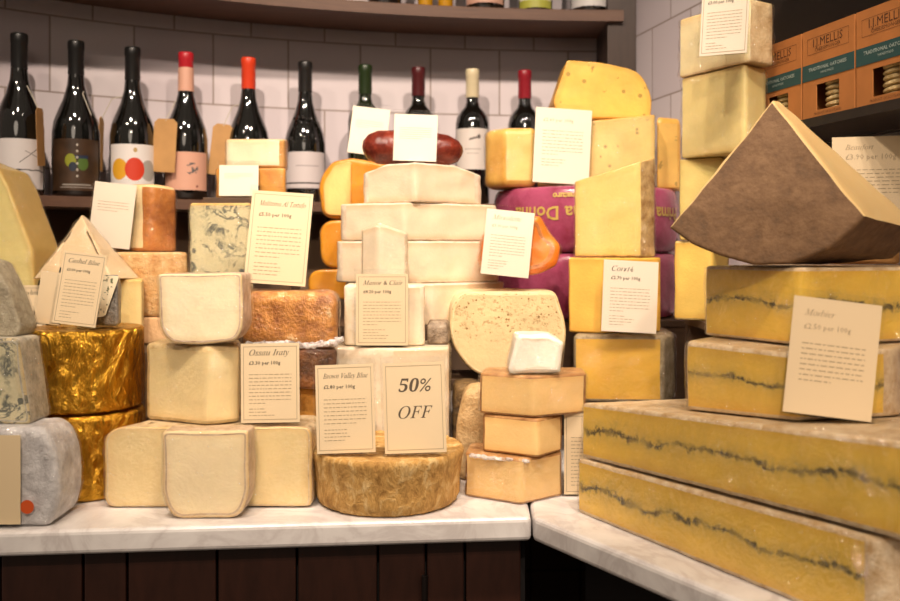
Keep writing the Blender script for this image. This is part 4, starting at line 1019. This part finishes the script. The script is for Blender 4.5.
def lab_script(nt, out):
    u, v = uvm(nt); c = lin('d8d2d0'); vec = coords(nt)
    wv = math_(nt, 'ADD', v, math_(nt, 'MULTIPLY', math_(nt, 'SUBTRACT', nz(nt, vec, 60, 2), .5), .12))
    c = mix(nt, rect(nt, u, wv, 0, 1, .36, .385), c, lin('2b2624'))
    w2 = math_(nt, 'SUBTRACT', v, math_(nt, 'MULTIPLY', math_(nt, 'SUBTRACT', u, .6), .9))
    c = mix(nt, math_(nt, 'MULTIPLY', rect(nt, u, w2, .5, .85, .60, .62), 1), c, lin('5a5452'))
    w3 = math_(nt, 'ADD', v, math_(nt, 'MULTIPLY', math_(nt, 'SUBTRACT', u, .7), .5)); c = mix(nt, rect(nt, u, w3, .6, .95, .70, .715), c, lin('7a7472'))
    bsdf(nt, out, c, .5)
def lab_simple(name, base, marks):
    def fn(nt, out):
        u, v = uvm(nt); c = lin(base)
        for (u0, u1, v0, v1, cc) in marks: c = mix(nt, rect(nt, u, v, u0, u1, v0, v1), c, lin(cc))
        bsdf(nt, out, c, .5)
    return mat(name, fn)
def lab_pink(nt, out):
    u, v = uvm(nt); vec = coords(nt); c = lin('d8a48c')
    m = math_(nt, 'MULTIPLY', disc(nt, u, v, .62, .56, .16), ramp(nt, nz(nt, vec, 110, 2), [(.5, (0, 0, 0)), (.54, (1, 1, 1))]))
    c = mix(nt, m, c, lin('5b5a5c')); c = mix(nt, disc(nt, u, v, .72, .1, .03), c, lin('6a2020')); bsdf(nt, out, c, .5)
def lab_bird(nt, out):
    u, v = uvm(nt); c = lin('ded4cc')
    c = mix(nt, rect(nt, u, math_(nt, 'SUBTRACT', v, math_(nt, 'MULTIPLY', u, .25)), .42, .66, .60, .65), c, lin('6a625c'))
    c = mix(nt, disc(nt, u, v, .67, .80, .055), c, lin('54504c')); c = mix(nt, rect(nt, u, v, .3, .72, .48, .51), c, lin('b8aea6')); c = mix(nt, rect(nt, u, v, .36, .66, .38, .40), c, lin('b8aea6'))
    bsdf(nt, out, c, .5)
bottle(9, '151414', 'burgundy', 'dark wine bottle with a white label and thin wavy line, at the left edge', mat('label_script', lab_script), (.012, .105), tagd=(.052, 96, .020, -6))
bottle(68, '151414', 'burgundy', 'dark wine bottle with a dark brown fruit label', mat('label_fruit', lab_dark), (.012, .112), tagd=(.042, 0, 0, -8))
bottle(126, '151414', 'burgundy', 'dark wine bottle with yellow, red and grey circles on its label', mat('label_circles', lab_circles), (.012, .108), tagd=(-.051, 96, .016, 6))
bottle(180, 'b8202c', 'burgundy', 'dark wine bottle with a pink label, pink neck band and red top', mat('label_pink', lab_pink), (.020, .098), neck='d8a48c', tagd=(-.024, -5, .024, 3))
bottle(243, 'd8401e', 'burgundy', 'dark wine bottle with an orange-red capsule and a hanging paper tag', None, tagd=(-.046, 8, .021, 6))
bottle(300, '1d1b1a', 'burgundy', 'dark wine bottle with embossed glass and a pale label with a black line', lab_simple('label_grey', 'd2c8c8', [(0, 1, .12, .16, '2a2626'), (.3, .8, .6, .63, 'a89ca0')]), (.030, .108))
bm = bmesh.new(); q = wall_at(300, .080)
rr = random.Random(4)
for k in range(46):
    a = math.atan2(-q.y, -q.x)+rr.uniform(-.8, .8); zz = 1.3325+rr.uniform(.125, .185); r0 = .043 if zz < 1.3325+.15 else .036
    c = Vector((q.x+math.cos(a)*r0, q.y+math.sin(a)*r0, zz)); bmesh.ops.create_icosphere(bm, subdivisions=1, radius=rr.uniform(.002, .004), matrix=Matrix.Translation(c))
r6 = [o for o in C.objects if o.name.startswith('wine_bottle')][-1]
obj('embossed_relief', bm, DG, r6, smooth=True)
bottle(360, '1f3012', 'bordeaux', 'green wine bottle without visible label, mostly behind the yellow wedge card', None, glass=GG)
bottle(413, '4d1418', 'bordeaux', 'dark wine bottle with a burgundy capsule behind the salami', None, tagd=None)
bottle(467, 'd6c8a4', 'bordeaux', 'dark wine bottle with a cream capsule and a cream bird label', mat('label_bird', lab_bird), (.078, .170))
bottle(519, '8f1424', 'bordeaux', 'dark wine bottle with a deep red capsule, last in the row by the post', None)
UG = 'bottles on the upper shelf'
ZU = 1.7615
bottle(378, '151414', 'bordeaux', 'dark bottle on the upper shelf, first from the yellow bottles', lab_simple('label_grey2', 'bdb4ae', []), (.03, .1), base=ZU, off=.10, group=UG)
YG = glass_m('yellow_oil_glass', 'c9921a')
bottle(418, 'c9921a', 'bordeaux', 'small yellow bottle on the upper shelf beside the dark bottle', None, base=ZU, off=.11, r=.017, H=.2, glass=YG, group=UG, cap=False, name='oil_bottle')
bottle(438, 'c9921a', 'bordeaux', 'small yellow bottle on the upper shelf beside the pink-labelled bottle', None, base=ZU, off=.11, r=.017, H=.2, glass=YG, group=UG, cap=False, name='oil_bottle')
bottle(478, '151414', 'burgundy', 'bottle with a pink label on the upper shelf', lab_simple('label_rose', 'b58a78', []), (.016, .1), base=ZU, off=.10, group=UG)
bottle(528, '151414', 'bordeaux', 'bottle with a white and yellow-green label on the upper shelf', lab_simple('label_wy', 'cfc8b4', [(0, 1, 0, .2, '9a9a3a')]), (.010, .1), base=ZU, off=.10, group=UG)
bottle(582, '151414', 'burgundy', 'bottle with a plain white label on the upper shelf, next to the post', lab_simple('label_w', 'c6c2c0', []), (.014, .1), base=ZU, off=.10, group=UG)

# ================================================================ CRACKER BOXES
KR = plain('kraft_card', 'b07038', .7, .06); TEAL = plain('teal_band', '22494a', .6); BT = plain('box_print', '4a2a14', .7); WT = plain('band_print', '9fb0aa', .7)
def cracker_box(Yl, Yr, z0, h, dep, dist, label):
    # dist: distance of the front face from the wall
    a = wframe(Yl, dist); b_ = wframe(Yr, dist); t = (b_-a).normalized(); w = (b_-a).length-.0015
    M = Matrix.Translation((a.x, a.y, z0)) @ Matrix.Rotation(math.atan2(t.y, t.x), 4, 'Z')
    root = thing('cracker_box', M @ Vector((w/2, dep/2, 0)), label, 'box', 'kraft cracker boxes in the cabinet')
    def put(nm, bm, m):
        for v in bm.verts: v.co = M @ v.co
        return obj(nm, bm, m, root)
    wx0, wx1, wz0, wz1 = w*.28, w*.72, h*.10, h*.38
    bm = bmesh.new()
    for (x0, x1, q0, q1) in ((0, w, 0, wz0), (0, wx0, wz0, wz1), (wx1, w, wz0, wz1), (0, w, wz1, h)): box(bm, x0, x1, 0, .0012, q0, q1)
    box(bm, 0, .0012, .0012, dep, 0, h); box(bm, w-.0012, w, .0012, dep, 0, h); box(bm, .0012, w-.0012, dep-.0012, dep, 0, h); box(bm, .0012, w-.0012, .0012, dep-.0012, 0, .0012); box(bm, .0012, w-.0012, .0012, dep-.0012, h-.0012, h)
    put('carton', bm, KR)
    bm = bmesh.new(); box(bm, 0, w, -.0005, 0, h*.44, h*.62); put('teal_band', bm, TEAL)
    def flat(tt, x, z, yy):
        for v in tt.verts: v.co = Vector((v.co.x+x, yy, v.co.y+z))
        return tt
    put('shop_name', flat(text_bm('I.J.MELLIS', w*.15, 0, 'CENTER', 1), w/2, h*.80, -.0003), BT)
    put('small_print', flat(text_bm('CHEESEMONGER', w*.065, 0, 'CENTER', 1), w/2, h*.745, -.0003), BT)
    put('band_text', flat(text_bm('TRADITIONAL OATCAKES', w*.062, 0, 'CENTER', 1, .0001), w/2, h*.54, -.0008), WT)
    put('band_text', flat(text_bm('HANDMADE', w*.045, 0, 'CENTER', 1), w/2, h*.49, -.0008), WT)
    put('small_print', flat(text_bm('PRODUCT OF SCOTLAND', w*.045, 0, 'CENTER', 1), w/2, h*.05, -.0003), BT)
    bm = bmesh.new()
    for (x0, x1, q0, q1) in ((w*.1, w*.9, h*.90, h*.904), (w*.1, w*.9, h*.725, h*.729), (w*.1, w*.104, h*.725, h*.90), (w*.896, w*.9, h*.725, h*.90)):
        bm.faces.new([bm.verts.new(c) for c in ((x0, -.0003, q0), (x1, -.0003, q0), (x1, -.0003, q1), (x0, -.0003, q1))])
    put('printed_frame', bm, BT)
    for k in range(9):
        bm = bmesh.new(); zz = .0013+k*.0072
        M_ = Matrix.Translation((w/2, .0265, zz)) @ Matrix.Rotation(random.uniform(-.05, .05), 4, 'Y')
        lathe(bm, [(0, 0), (.021, 0), (.0235, .0015), (.0235, .004), (.021, .0058), (0, .0058)], 0, 0, 20)
        for v in bm.verts: v.co = M_ @ (v.co+noise.noise_vector(v.co*120)*.0006)
        put('oatcake', bm, rind('a98a52', 'd4bd8a', 160, .6))
for (Yl, Yr, lab) in ((1.366, 1.262, 'kraft cracker box with teal band, partly behind the pale tower'), (1.260, 1.157, 'kraft cracker box with teal band, the middle one of the row of three'), (1.155, 1.052, 'kraft cracker box with teal band at the right edge of the picture')):
    cracker_box(Yl, Yr, 1.4045, .122, .075, .1185, lab)
